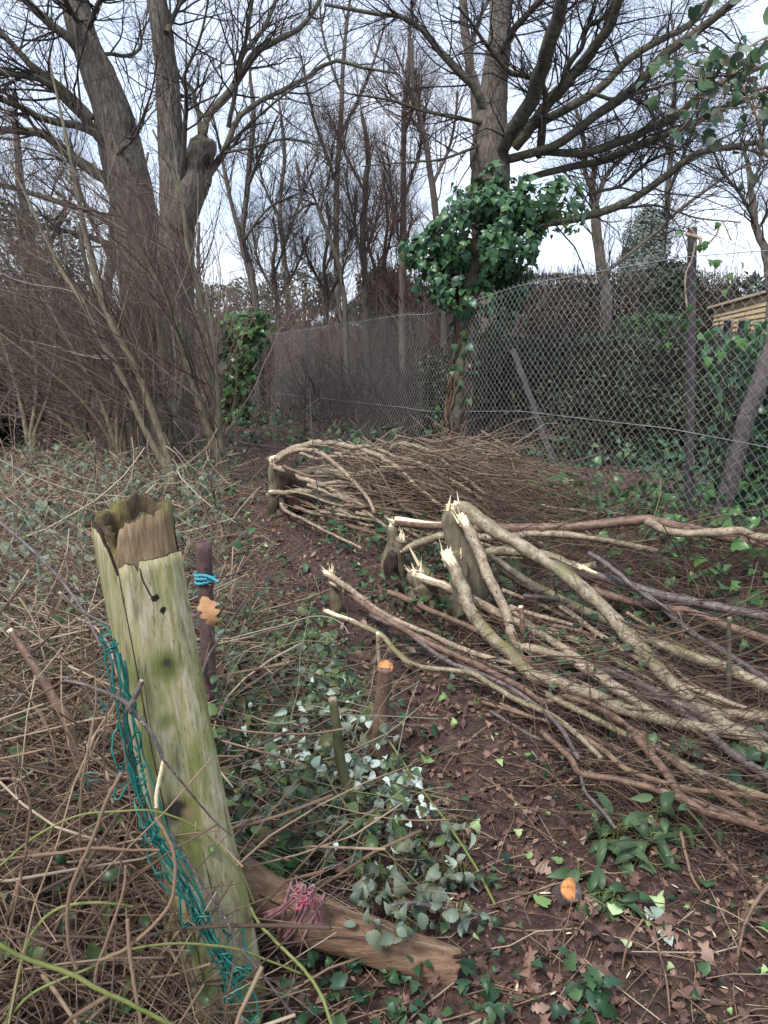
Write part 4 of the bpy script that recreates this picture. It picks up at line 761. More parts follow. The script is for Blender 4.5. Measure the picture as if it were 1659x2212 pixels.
sticks('thin straight stick lying among the near laid stems', 'thin sticks among the near laid stems', 34, (1020, 1420), (1240, 1560), (3.75, 2.5), (260, 520), (2.5, 5.5), (.25, .52), 272, (M_stemred, M_stempale, M_stempurp, M_stem))
def brushwood():
    rng = RNG(260); b = MB()
    def mass(n, ur, vr, y, ln, rad, dirv, spread):
        u = rng.uniform(*ur, n); v = rng.uniform(*vr, n)
        g = np.array([G(a, c) for a, c in zip(u, v)]); p = g.copy(); yy = np.minimum(g[:, 1]*rng.uniform(.95, .995, n), rng.uniform(*y, n))
        p = np.array([W(a, c, q) for a, c, q in zip(u, v, yy)])
        d = nrm(np.asarray(dirv)+rng.normal(0, spread, (n, 3))*[1, 1, .6]); L_ = rng.uniform(*ln, n); pts = [p-d*(L_/2)[:, None]]
        for _ in range(8): d = nrm(d+rng.normal(0, .14, (n, 3))+[0, 0, -.03]); pts.append(pts[-1]+d*(L_/8)[:, None])
        P = gclamp(np.stack(pts, 1), .012); Rr = rng.uniform(*rad, (n, 1))*np.linspace(1, .35, 9)[None]; b.tubes(P, Rr, 4)
        a, r = grow(P, Rr, 3, 5, (.1, .4), (.3, 1.), rng, (0, 0, 0), .14, .1, 1, .7, .003, .001); b.tubes(gclamp(a), r, 3)
    mass(230, (760, 1150), (975, 1150), (5.3, 6.2), (.4, 1.2), (.002, .006), (1, -.3, -.12), .33)
    mass(260, (820, 1160), (965, 1120), (5.2, 6.1), (.5, 1.3), (.002, .006), (1, -.3, -.15), .3)
    tag(b.build('brushwood', M_stick), 'tangled pale brown brushwood of the far bundle', 'brushwood', kind='stuff'); b = MB()
    mass(260, (960, 1320), (1010, 1190), (4.4, 5.6), (.4, 1.2), (.0012, .004), (1, -.2, -.1), .5)
    mass(420, (1040, 1680), (1150, 1420), (3.6, 5.2), (.3, 1.), (.001, .0032), (1, -.2, -.05), .6)
    mass(300, (1180, 1680), (1400, 1800), (2.4, 3.4), (.3, .8), (.001, .003), (1, -.3, -.05), .5)
    tag(b.build('brushwood', M_brush), 'tangled reddish brushwood twigs among the laid stems', 'brushwood', kind='stuff')
brushwood()

# ------------------------------------------------------------------ foreground objects
def post():
    rng = RNG(301)
    rows = [(290, 1080), (292, 1150), (328, 1350), (367, 1560), (407, 1750), (455, 1950), (505, 2200)]
    ys = np.interp([r[1] for r in rows], [1080, 2200], [1.52, 1.40])
    C = np.array([W(u, v, y) for (u, v), y in zip(rows, ys)]); C = C[np.argsort(C[:, 2])]
    z0 = gz(C[0, 0], C[0, 1])-.08
    def cen(z): return np.stack([np.interp(z, C[:, 2], C[:, 0])-np.where(z < C[0, 2], (z-C[0, 2])*.15, 0), np.interp(z, C[:, 2], C[:, 1]), z], -1)
    rot = R_(29)
    def sec(th, z, s=1.):
        e = 3.2; c, d = np.cos(th), np.sin(th); r = (np.abs(c/.078)**e+np.abs(d/.070)**e)**(-1/e)
        gr = 1+.035*vnoise(th*7, z*2.2, 21)+.02*vnoise(th*22, z*3, 22)+.05*vnoise(th*1.5, z*5, 23)
        r = r*gr*s; x, y = r*np.cos(th), r*np.sin(th)
        return np.stack([x*math.cos(rot)-y*math.sin(rot), x*math.sin(rot)+y*math.cos(rot), 0*x], -1)
    def shell(a0, a1, top, so, si, zb, na=48, nz=40, close=False):
        th = np.linspace(a0, a1, na); b = MB(); f = np.linspace(0, 1, nz)
        Z = zb+(top(th)[None, :]-zb)*f[:, None]; TH = np.broadcast_to(th[None], Z.shape)
        O = cen(Z)+sec(TH, Z, so); I = cen(Z)+sec(TH, Z, si)
        i = np.arange(nz*na).reshape(nz, na); q = np.stack([i[:-1, :-1], i[:-1, 1:], i[1:, 1:], i[1:, :-1]], -1).reshape(-1, 4)
        no = nz*na; V = np.concatenate([O.reshape(-1, 3), I.reshape(-1, 3)])
        rim = np.stack([i[-1, :-1], i[-1, 1:], i[-1, 1:]+no, i[-1, :-1]+no], -1)
        sd1 = np.stack([i[:-1, 0], i[1:, 0], i[1:, 0]+no, i[:-1, 0]+no], -1); sd2 = np.stack([i[:-1, -1]+no, i[1:, -1]+no, i[1:, -1], i[:-1, -1]], -1)
        b.raw(V, np.concatenate([q, q[:, ::-1]+no, rim, sd1, sd2])); b.m[-1][len(q):] = 1
        return b
    base = np.array([C[0, 0]+.01, C[0, 1], gz(C[0, 0], C[0, 1])])
    t = thing('fence_post', 'rotten green mossy wooden post with a splintered hollow top in the foreground', 'post', base)
    def sp(u, v, r, c, h, y=1.40): return (W(u, v, y)-base, r, c, h)
    def onsurf(u, v):
        d = ray(u, v); best = None
        for yy in np.linspace(1.2, 1.5, 300):
            p = CAM+d*(yy/d[1]); q = p-cen(np.array(p[2])); x = q[0]*math.cos(rot)+q[1]*math.sin(rot); yq = -q[0]*math.sin(rot)+q[1]*math.cos(rot)
            if abs(x/.078)**3.2+abs(yq/.070)**3.2 < 1: return p-base
        return W(u, v, 1.4)-base
    K = (.035, .03, .024); Gd = (.085, .10, .022)
    spots = [(onsurf(393, 1737), .036, (.11, .085, .045), .5), (onsurf(393, 1737), .023, K, .75), (onsurf(374, 1425), .042, Gd, .3), (onsurf(371, 1420), .014, K, .3), (onsurf(372, 1545), .024, (.14, .16, .05), .2),
             (onsurf(347, 1281), .0085, (.008, .006, .005), .75), (onsurf(365, 1306), .0085, (.008, .006, .005), .75), (onsurf(420, 1740), .02, (.24, .17, .08), .3)]  # near-black pair paints the shade inside two small holes
    m = mat('mossy weathered post', ((.13, .12, .048), (.25, .235, .115), (.36, .315, .205), (.44, .39, .29)), (75, 75, 5), .75, bump=.8, bdist=.006, detail=9,
            fine=[((13, 13, 3.), (.175, .185, .055), .46, .60), ((60, 60, 2.2), (.13, .115, .06), .56, .74), ((230, 230, 4), (.09, .08, .04), .60, .72)], spots=spots)
    mtop = mat('mossy brown post core', ((.09, .06, .032), (.19, .13, .075), (.32, .22, .14)), (70, 70, 8), .9, bump=.9, bdist=.008, fine=((12, 12, 5), (.13, .13, .04), .5, .66))
    mhol = mat('hollow rotten post inside', ((.02, .014, .01), (.06, .042, .024), (.15, .115, .05)), (40, 40, 10), .95, bump=1, bdist=.01, fine=((14, 14, 9), (.13, .12, .035), .5, .62))
    jag = lambda th, a, s: a*(vnoise(th*5, 0*th, s)+.5*vnoise(th*16, 0*th, s+1)+.25*vnoise(th*30, 0*th, s+2))
    zt = lambda v, y=1.44: W(300, v, y)[2]
    # heartwood: stands above the outer slabs, hollow and ragged
    def ctop(th):
        a = np.mod(th, 2*math.pi)
        return np.interp(a, [0, .5, 1.2, 2.0, 2.7, 3.3, 3.7, 3.9, 4.0, 4.08, 4.3, 4.8, 5.3, 5.8, 6.28], [zt(1122, 1.5), zt(1112, 1.5), zt(1086, 1.53), zt(1095, 1.53), zt(1122, 1.5), zt(1150), zt(1165), zt(1200), zt(1195), zt(1156), zt(1140), zt(1122), zt(1108), zt(1112), zt(1122, 1.5)])+jag(th, .020, 31)
    shell(0, 2*math.pi, ctop, .93, .62, z0, 140).build('heartwood', [mtop, mhol], t)
    th = np.linspace(0, 2*math.pi, 41)[:-1]; b = MB(); V = []
    for s, dz in ((.7, 0), (.5, -.012), (.25, -.03)): z = np.full(40, zt(1170)-.02)+dz+.03*vnoise(th*6, 0*th+s*9, 40); V.append(cen(z)+sec(th, z, s))
    V = np.concatenate(V+[[cen(np.array(zt(1190)-.04))]]); fs = [(i+j*40, (i+1) % 40+j*40, (i+1) % 40+(j+1)*40, i+(j+1)*40) for j in (0, 1) for i in range(40)]+[(80+i, 80+(i+1) % 40, 120) for i in range(40)]
    b.raw(V, fs); b.build('rot_core', M_dark, t)
    # outer slabs; angle 3pi/2 faces the viewer
    def ftop(th): return np.interp(th, [3.98, 4.2, 4.38, 4.45, 4.52, 5.2, 5.6, 6.1], [zt(1225), zt(1213), zt(1222), zt(1240), zt(1216), zt(1212), zt(1209), zt(1222)])+jag(th, .006, 51)
    shell(4.005, 6.15, ftop, 1.02, .90, z0, 60, 50).build('front_slab', [m, M_dark], t)
    def ltop(th): return np.interp(th, [2.3, 2.8, 3.3, 3.6, 3.85, 3.96], [zt(1142), zt(1150), zt(1148), zt(1156), zt(1180), zt(1240)])+jag(th, .008, 61)
    shell(2.3, 3.99, ltop, 1.035, .90, z0, 44, 50).build('side_slab', [m, M_dark], t)
    shell(6.16, 6.28+2.29, lambda th: np.full(th.shape, zt(1150))+jag(th, .02, 71), 1.0, .9, z0, 40, 40).build('back_slab', [m, M_dark], t)
    # cracks as thin dark tubes on the surface, drawing the shade inside
    b = MB()
    for pts in ([(302, 1228, 1.2), (308, 1252, 2), (325, 1285, 1.6), (335, 1300, .8)], [(352, 1310, .6), (356, 1350, .8), (366, 1395, .6), (372, 1420, .5)], [(223, 1160, 1.2), (228, 1200, 1.4), (240, 1270, .9)], [(380, 1452, .3), (402, 1560, .7), (436, 1700, .3)], [(300, 1400, .3), (318, 1520, .8), (340, 1660, .3)], [(425, 1790, .3), (450, 1890, 1.0), (478, 2010, .4)], [(330, 1330, .3), (350, 1440, .6), (362, 1530, .3)], [(395, 1770, .9), (410, 1830, .9), (432, 1900, .3)], [(262, 1300, .4), (275, 1400, .8), (290, 1480, .4)]):
        Q = np.array([onsurf(u, v)+base for u, v, _ in pts]); A = spl(np.hstack([Q, np.array([[r*1.45/F] for *_, r in pts])]), 14); b.tubes(A[:, :3]-[0, .0003, 0], A[:, 3], 5)
    b.build('crack', M_dark, t)
post()
def netting():
    rng = RNG(302); t = thing('wire_netting', 'green plastic coated wire netting crumpled down the side of the post', 'netting', W(480, 2150, 1.28))
    spine = [(228, 1320), (245, 1400), (262, 1470), (275, 1560), (292, 1650), (318, 1745), (356, 1840), (408, 1930), (456, 2040), (510, 2130), (550, 2210)]
    S = np.array([W(u, v, 1.36-.0001*(v-1300)*1.) for u, v in spine]); Sp = spl(S, 200); T = nrm(np.gradient(Sp, axis=0)); A = nrm(np.cross(T, [0, 1, 0])); B = np.cross(T, A)
    b = MB()
    for i in range(7):      # long selvedge wires
        off = np.cumsum(rng.normal(0, .0011, (200, 1)), 0)+rng.uniform(-.02, .012); q = Sp+A*off+B*rng.uniform(-.02, .01); q = q[rng.integers(0, 40):200-rng.integers(0, 25)]
        P = spl(q[::6], 70); b.tubes(P, np.full(70, .0023), 6)
    b.build('selvedge_wire', M_mesh, t); b = MB()
    for i in range(17):     # hanging loops of the mesh
        k = int(8+180*rng.uniform(0, 1)**.55); c = Sp[k]; sz = rng.uniform(.015, .075); wd = rng.uniform(.004, .02)*(1.6 if k > 120 else 1); th = np.linspace(0, 2*math.pi, 26)
        sq = np.stack([np.cos(th)*wd, np.sin(th)*sz], 1); a0 = rng.normal(0, .35); x = sq[:, 0]*math.cos(a0)-sq[:, 1]*math.sin(a0); y = sq[:, 0]*math.sin(a0)+sq[:, 1]*math.cos(a0)
        q = c+rng.normal(0, .0022, (26, 3))+A[k]*(x[:, None]+rng.uniform(-.015, .035 if k > 110 else .012))+T[k]*y[:, None]+B[k]*(.012*np.sin(th*2+rng.uniform(0, 6)))[:, None]-np.array([0, .006, 0])
        e = rng.integers(18, 26); b.tubes(q[:e], np.full(e, .0023), 6)
    for i in range(6):     # zigzag wires
        k = int(5+160*rng.uniform(0, 1)**.6); n = rng.integers(5, 11); st = rng.integers(3, 5); idx = np.clip(k+np.arange(n)*st, 0, 199)
        q = Sp[idx]+A[idx]*((np.arange(n) % 2)*rng.uniform(.01, .028)*(1.7 if k > 110 else 1)-rng.uniform(-.01, .016))[:, None]+rng.normal(0, .003, (n, 3))-np.array([0, .004, 0])
        P = spl(q, n*4); b.tubes(P, np.full(len(P), .0021), 6)
    for i in range(4):     # the loose wad on the left of the post
        k = rng.integers(30, 130); n = 6; q = Sp[k]+A[k]*0+np.array([-.03, .01, 0])+np.cumsum(rng.normal(0, .014, (n, 3)), 0); P = spl(q, 22); b.tubes(P, np.full(22, .0014), 4)
    b.build('mesh_wire', M_mesh, t)
netting()
def log():
    rng = RNG(303)
    P, Rr = pxl([(505, 1895, 50), (560, 1930, 50), (620, 1962, 50), (700, 1995, 50), (790, 2028, 48), (900, 2068, 46), (965, 2092, 45), (985, 2100, 42)], 1.54, 1.47, 40, .03, rng)
    P[:, 2] = np.maximum(P[:, 2], gz(P[:, 0], P[:, 1])+Rr*.2)
    t = thing('fallen_log', 'brown weathered log lying behind the foot of the post', 'log', P[0])
    b = MB(); b.tubes(P, Rr, 28, lump=.10, cap=True, seed=12); b.build('trunk', M_log, t)
    b = MB()
    for th, a, e in ((1.2, 1, 24), (.75, 3, 16), (1.9, 8, 37), (2.5, 4, 30)):
        idx = np.arange(a, e); T = nrm(np.gradient(P, axis=0))[idx]; A = nrm(np.cross(T, [0, 0, 1])); B = np.cross(A, T)
        ang = th+.12*np.cumsum(rng.normal(0, .25, len(idx))); d = -A*0+np.cos(ang)[:, None]*np.array([0, -1, 0])*1+np.sin(ang)[:, None]*np.array([0, 0, 1])
        q = P[idx]+nrm(d)*Rr[idx][:, None]*.985; b.tubes(q, .0028*np.sin(np.linspace(.1, 3.0, len(idx)))+.0003, 5)
    b.build('crack', M_dark, t)
    tw = thing('pink_twine', 'frayed pink baler twine knotted round the fallen log', 'twine', P[14]); b = MB()
    for i, k in enumerate((11, 12, 12, 13, 15)):
        th = np.linspace(-.6, 2*math.pi-.6, 40); T = nrm(P[k+1]-P[k]); A = nrm(np.cross(T, [0, 0, 1])); B = np.cross(T, A)
        q = P[k]+(A*np.cos(th)[:, None]+B*np.sin(th)[:, None])*(Rr[k]*1.10)+T*(.012*np.sin(th+i))[:, None]; b.tubes(q, np.full(40, .0035), 6)
    b.build('loop', M_pink, tw)
    K = W(655, 1930, 1.44); b = MB()
    for i in range(26):
        q = K+np.cumsum(np.vstack([rng.normal(0, .006, (1, 3)), rng.normal(0, .006, (6, 3))]), 0); A = spl(q, 20); b.tubes(A, np.full(20, .0022), 4)
    for i in range(7):
        e = W(560+rng.uniform(0, 20), 1985+rng.uniform(-12, 12), 1.46); q = np.array([K+rng.normal(0, .006, 3), (K+e)/2+[0, 0, -.006]+rng.normal(0, .004, 3), e]); b.tubes(spl(q, 14), np.full(14, .0026), 5)
    for i in range(8):
        e = W(690+rng.uniform(-8, 8), 1995+rng.uniform(-20, 20), 1.44); q = np.array([K+rng.normal(0, .008, 3), (K+e)/2+[.012, 0, .01]+rng.normal(0, .006, 3), e]); b.tubes(spl(q, 14), np.full(14, .0022), 5)
    b.build('knot', M_pink, tw); b = MB()
    for i in range(10):
        q = W(668, 1948, 1.425)+np.cumsum(rng.normal(0, .006, (5, 3)), 0); b.tubes(spl(q, 12), np.full(12, .002), 4)
    b.build('frayed_end', M_hot, tw)
log()
def pipe():
    rng = RNG(304); top = W(440, 1170, 2.25); bot = W(449, 1400, 2.25); d = (bot-top)/(top[2]-bot[2]); bot = top+d*(top[2]-gz(top[0], top[1])+.1)
    t = thing('pipe_post', 'short rusty steel pipe post behind the wooden post', 'post', (bot[0], bot[1], gz(bot[0], bot[1])))
    r = .0235; th = np.arange(24)*2*math.pi/24; V = []; prof = [(0, r), (.3, r), (.6, r), (.8, r), (.97, r), (1, r), (1, r*.72), (.93, r*.72), (.85, r*.7)]
    for f, rr in prof:
        c = bot+(top-bot)*f; V.append(c+np.stack([np.cos(th)*rr, np.sin(th)*rr, 0*th], 1))
    k = len(prof); V = np.concatenate(V); fs = [(i+j*24, (i+1) % 24+j*24, (i+1) % 24+(j+1)*24, i+(j+1)*24) for j in range(k-1) for i in range(24)]+[tuple(range((k-1)*24, k*24))]
    b = MB(); b.raw(V, fs); b.m[-2 if len(b.m) > 1 else -1][:] = 0; p = b.build('tube', M_pipe, t)
    for f in p.data.polygons:
        pass
    c = W(449, 1232, 2.25)-np.array([0, r*.93, 0]); b = MB(); a = np.linspace(0, 2*math.pi, 17)[:-1]
    V = np.concatenate([c+np.stack([np.cos(a)*.009, 0*a-.002, np.sin(a)*.015], 1), [c+[0, .004, 0]]]); b.raw(V, [(i, (i+1) % 16, 16) for i in range(16)]); b.build('bolt_hole', M_glass, t)
    b = MB(); c = top+d*0; q = bot+(top-bot)*.86; a = np.linspace(0, 2*math.pi, 17)[:-1]; b.raw(np.concatenate([q+np.stack([np.cos(a)*r*.7, np.sin(a)*r*.7, 0*a], 1), [q]]), [(i, (i+1) % 16, 16) for i in range(16)]); b.build('bore', M_dark, t)
    c = W(443, 1250, 2.25); rp = thing('blue_rope', 'blue rope tied round the rusty pipe post', 'rope', c)
    for s in range(2):
        b = MB(); a = np.linspace(.2, 2*math.pi*2.6, 130); base = np.stack([np.cos(a)*(r+.006), np.sin(a)*(r+.006), .010*a/6.28-.012+.003*np.sin(a*1.3)], 1)
        base = np.vstack([base, base[-1]+np.stack([np.linspace(0.006, .075, 24), np.linspace(0, -.03, 24), -.012*np.linspace(0, 1, 24)**2+.006*np.sin(np.linspace(0, 3, 24))], 1)])
        ph = np.arange(len(base))*.9+s*math.pi; off = np.stack([0*ph, np.cos(ph)*.0022, np.sin(ph)*.0022], 1); b.tubes(c+base+off, np.full(len(base), .0035), 6, cap=True); b.build('strand', M_rope, rp)
pipe()
def stake(label, pts, y0, y1, m, seed, cutm=M_cut, name='cut_stump', tilt=None, cat='stump', k=14, lump=.12):
    rng = RNG(seed); P, Rr = pxl(pts, y0, y1, 18, .05, rng); t = thing(name, label, cat, (P[-1][0], P[-1][1], gz(P[-1][0], P[-1][1])))
    g = gz(P[-1, 0], P[-1, 1])-.03
    if P[-1, 2] > g: P = np.vstack([P, [P[-1, 0], P[-1, 1], g]]); Rr = np.append(Rr, Rr[-1]*1.05)
    b = MB(); b.tubes(P, Rr, k, lump=lump, cap=True, seed=seed % 30); b.build('stem', m, t)
    T = nrm(P[0]-P[1]) if tilt is None else nrm(np.array(tilt)); c = P[0]+T*.0035; a = np.linspace(0, 2*math.pi, 25)[:-1]; A = nrm(np.cross(T, [0, 1, .1])); B = np.cross(T, A)
    rad = Rr[0]*(1+.06*np.sin(a*3)); ring = c+(A*np.cos(a)[:, None]+B*np.sin(a)[:, None])*rad[:, None]*1.0; ring0 = ring-T*.009
    b = MB(); b.raw(np.concatenate([ring0, ring, [c+T*.001]]), [(i, (i+1) % 24, 24+(i+1) % 24, 24+i) for i in range(24)]+[(24+i, 24+(i+1) % 24, 48) for i in range(24)]); b.build('cut_face', cutm, t); return t
stake('knee high brown stump with a bright orange sawn top', [(833, 1440, 16), (828, 1490, 16), (820, 1560, 17), (812, 1640, 19)], 2.35, 2.35, M_stemred, 311, tilt=(0, -.45, 1))
stake('green barked leaning cut stem in the brambles', [(718, 1510, 9), (727, 1570, 10), (735, 1640, 11), (760, 1740, 14), (785, 1850, 18)], 1.97, 1.93, mat('green sapling bark', ((.04, .042, .02), (.075, .078, .035), (.11, .105, .055)), (30, 30, 12), .7, bump=.4, bdist=.004), 312, cutm=M_stempale, name='cut_sapling')
stake('short stump with an orange sawn face flush with the soil', [(1234, 1922, 24), (1224, 1932, 26), (1205, 1945, 28), (1200, 1950, 29)], 1.70, 1.76, M_stempurp, 313, tilt=(.45, -.45, .8))
stake('thin upright dark cut stem by the right edge', [(1575, 1335, 4), (1575, 1400, 5), (1574, 1530, 6)], 2.75, 2.72, M_limb, 314, cutm=M_stempale, name='cut_sapling')
stake('red brown cut bramble stub at the left edge', [(22, 1362, 6), (55, 1410, 8), (100, 1480, 10), (150, 1560, 11)], 2.1, 2.0, M_stemred, 315, cutm=M_split, name='cut_sapling')
stake('small broken stub sticking up among the laid stems', [(1125, 1310, 5), (1128, 1340, 6), (1130, 1400, 6)], 3.2, 3.15, M_stemred, 316, cutm=M_split, name='cut_sapling')
stake('slim bare cut stem rising beside the orange topped stump', [(816, 1368, 4), (818, 1420, 4), (822, 1470, 4), (826, 1540, 4)], 2.5, 2.5, M_stempale, 317, cutm=M_split, name='cut_sapling')
def cane(label, pts, r0, r1, y0, y1, m, seed, name='bramble_cane', cat='cane', tw=0, thorn=0):
    rng = RNG(seed); k = len(pts); P, Rr = pxl([(u, v, r0+(r1-r0)*i/(k-1)) for i, (u, v) in enumerate(pts)], y0, y1, 12*k, .15, rng)
    b = MB(); b.tubes(P, Rr, 7, cap=True)
    if thorn:
        a, r = grow(P[None], Rr[None], thorn, 2, (.004, .008), (1., 1.5), rng, rr=.5, tip=.05, taper=False); b.tubes(a, r, 3)
    if tw:
        a, r = grow(P[None], Rr[None], tw, 7, (.05, .22), (.3, 1.), rng, (0, 0, 0), .15, .1, 1, .5, .002, .0006); b.tubes(a, r, 4)
    tag(b.build(name, m), label, cat); return P
cane('thickest green bramble cane crossing the bottom left corner', [(-30, 2025), (50, 2068), (150, 2103), (225, 2143), (300, 2178), (390, 2225)], 5.5, 4.8, .98, 1.0, M_green, 321, thorn=30)
cane('green bramble cane rising from the bottom edge and arching across the post foot', [(5, 2215), (75, 2143), (200, 2088), (250, 2058), (375, 2038), (500, 2048), (575, 2073), (650, 2103)], 3.6, 2.4, 1.05, 1.25, M_green, 322, thorn=30)
cane('olive bramble cane running down right of the post foot', [(540, 1960), (560, 1995), (590, 2028), (650, 2088), (690, 2143), (720, 2225)], 3.2, 4, 1.3, 1.1, M_green, 323, thorn=24)
cane('thin green cane looping over the middle of the post', [(-10, 1880), (75, 1808), (165, 1763), (250, 1753), (340, 1753), (425, 1788), (475, 1833), (525, 1893), (550, 1953)], 2.6, 2, 1.15, 1.28, M_green, 324, thorn=24)
cane('yellow green cane curving upward at the far left bottom', [(15, 2215), (30, 2150), (50, 2068), (75, 2008), (125, 1963), (200, 1950), (290, 1958)], 5, 3, 1.05, 1.15, M_green, 325, thorn=20)
cane('reddish cane hooked over at the left edge', [(-5, 1683), (25, 1682), (47, 1690), (65, 1738), (60, 1800), (52, 1860), (30, 1968), (0, 2090)], 3.2, 3, 1.15, 1.1, M_stemred, 326, thorn=18)
cane('long dark thin twig crossing the post from its middle to the log', [(352, 1640), (385, 1680), (430, 1735), (465, 1775), (500, 1805)], 3, 1.5, 1.26, 1.3, M_stempurp, 327, thorn=6)
cane('dark purple cane crossing the lower post to the bottom right', [(370, 1800), (425, 1890), (475, 1965), (520, 2045), (570, 2110), (640, 2200)], 3.2, 3, 1.22, 1.2, M_stempurp, 328, thorn=16)
cane('tan dry cane looping down over the netting', [(335, 1765), (360, 1805), (377, 1855), (372, 1940), (330, 2000), (270, 2050), (215, 2075)], 4, 4, 1.18, 1.1, M_dead, 329)
cane('long grey dry cane falling diagonally at lower left', [(262, 1670), (230, 1730), (200, 1810), (160, 1900), (145, 1970), (150, 2050), (165, 2095)], 4.5, 3.5, 1.15, 1.08, M_dead, 330)
cane('dry level cane poking out left of the netting', [(70, 1848), (130, 1842), (200, 1832), (280, 1836), (345, 1836)], 4, 3, 1.13, 1.2, M_dead, 331)
cane('pale peeled stick standing against the post edge', [(354, 1642), (345, 1680), (338, 1715), (338, 1745)], 4.5, 4, 1.27, 1.27, M_split, 332, name='peeled_stick', cat='stick')
cane('upright dry cane at the bottom left of the netting', [(275, 1985), (280, 2060), (290, 2130), (305, 2215)], 4.5, 4, 1.12, 1.05, M_dead, 333)
cane('dry cane with a broken tip leaning at lower left', [(205, 2130), (210, 2090), (235, 2020), (265, 1930), (272, 1870)], 4, 3, 1.1, 1.15, M_dead, 334)
cane('brown arching twig at the right edge above the bare soil', [(1470, 1795), (1482, 1850), (1500, 1905), (1540, 1945), (1600, 1962), (1690, 1955)], 3.5, 2.5, 1.85, 1.6, M_dead, 335, tw=10)
cane('reddish stick curving down at the bottom right edge', [(1690, 1890), (1650, 1925), (1615, 1980), (1598, 2040), (1590, 2090)], 5, 3.5, 1.62, 1.5, M_stemred, 336, tw=5)
cane('slender brown twig standing curved in the bare path', [(1390, 1985), (1360, 2030), (1346, 2080), (1344, 2130)], 2.5, 2, 1.52, 1.48, M_dead, 337)
cane('dark red twig lying down the path toward the bottom edge', [(1410, 1995), (1425, 2060), (1440, 2120), (1450, 2225)], 2.2, 2.2, 1.5, 1.36, M_stemred, 338)
cane('long pale green cane running from the brambles onto the path', [(840, 1600), (900, 1690), (960, 1770), (1020, 1860), (1070, 1955)], 2.4, 3, 2.15, 1.66, M_green, 339, tw=4)
cane('grey cut cane poking out of the white leaved brambles toward the path', [(830, 1960), (880, 1950), (960, 1962), (1040, 1978)], 4.5, 4, 1.5, 1.58, M_stempurp, 340)
cane('dark bent twig lying along the end of the log', [(900, 2120), (950, 2080), (1010, 2060), (1060, 2050)], 5, 3, 1.45, 1.47, M_dark, 341)
cane('long dark bramble cane leaning over the left bank', [(-10, 1120), (60, 1180), (120, 1240), (180, 1320), (220, 1400)], 4, 3.5, 2.4, 2.0, M_stempurp, 343, tw=8)
cane('thin dark upright twig rising past the far brush bundle', [(690, 1090), (680, 1010), (672, 900), (668, 840)], 1.6, 1, 4.6, 4.6, M_stempurp, 344, tw=3)
def fork():
    t = thing('forked_stick', 'grey forked stick hooked in front of the wooden post', 'stick', W(280, 1515, 1.27)); b = MB()
    for pts in ([(140, 1470, 3), (180, 1478, 3.4), (215, 1490, 4), (250, 1505, 5), (275, 1520, 6), (285, 1540, 6)], [(306, 1472, 5.5), (298, 1490, 6), (288, 1512, 6.5), (278, 1532, 6.5)], [(278, 1530, 6), (300, 1550, 5.5), (325, 1580, 4.5), (345, 1620, 4), (352, 1645, 3)]):
        P, Rr = pxl(pts, 1.28, 1.27, 20, .08, RNG(7)); b.tubes(P, Rr, 9, cap=True, lump=.1)
    b.build('branch', M_stempurp, t)
    b = MB(); P, Rr = pxl([(306.5, 1471, 5.6), (307, 1469, 5.4)], 1.28, 1.28, 3); b.tubes(P, Rr, 9, cap=True); b.build('cut_face', M_stempale, t)
fork()
def oakleaf():
    t = thing('oak_twig', 'thin twig with a single curled tan oak leaf beside the pipe', 'twig', W(430, 1480, 1.85)); b = MB()
    for pts in ([(428, 1490, 3), (450, 1420, 3), (467, 1392, 2.5), (500, 1340, 2.2), (537, 1285, 2)], [(467, 1392, 2), (460, 1370, 1.5), (455, 1345, 1.2)], [(537, 1285, 1.5), (520, 1250, 1.2), (497, 1232, 1)], [(537, 1285, 1.5), (545, 1255, 1.2), (560, 1230, 1)]):
        P, Rr = pxl(pts, 1.85, 1.85, 16, .1, RNG(8)); b.tubes(P, Rr, 6)
    b.build('stem', M_stempurp, t)
    rng = RNG(9); b = MB(); b.leaves(OAK, np.array([W(462, 1356, 1.83)]), np.array([[.35, -1, .25]]), .078, rng, up=((-.2, 0, 1.), .02), crl=(1.6, 1.7))
    b.build('leaf', mat('tan oak leaf', ((.22, .115, .05), (.38, .21, .10)), (40, 40, 40), .7, bump=.3, bdist=.003), t)
oakleaf()

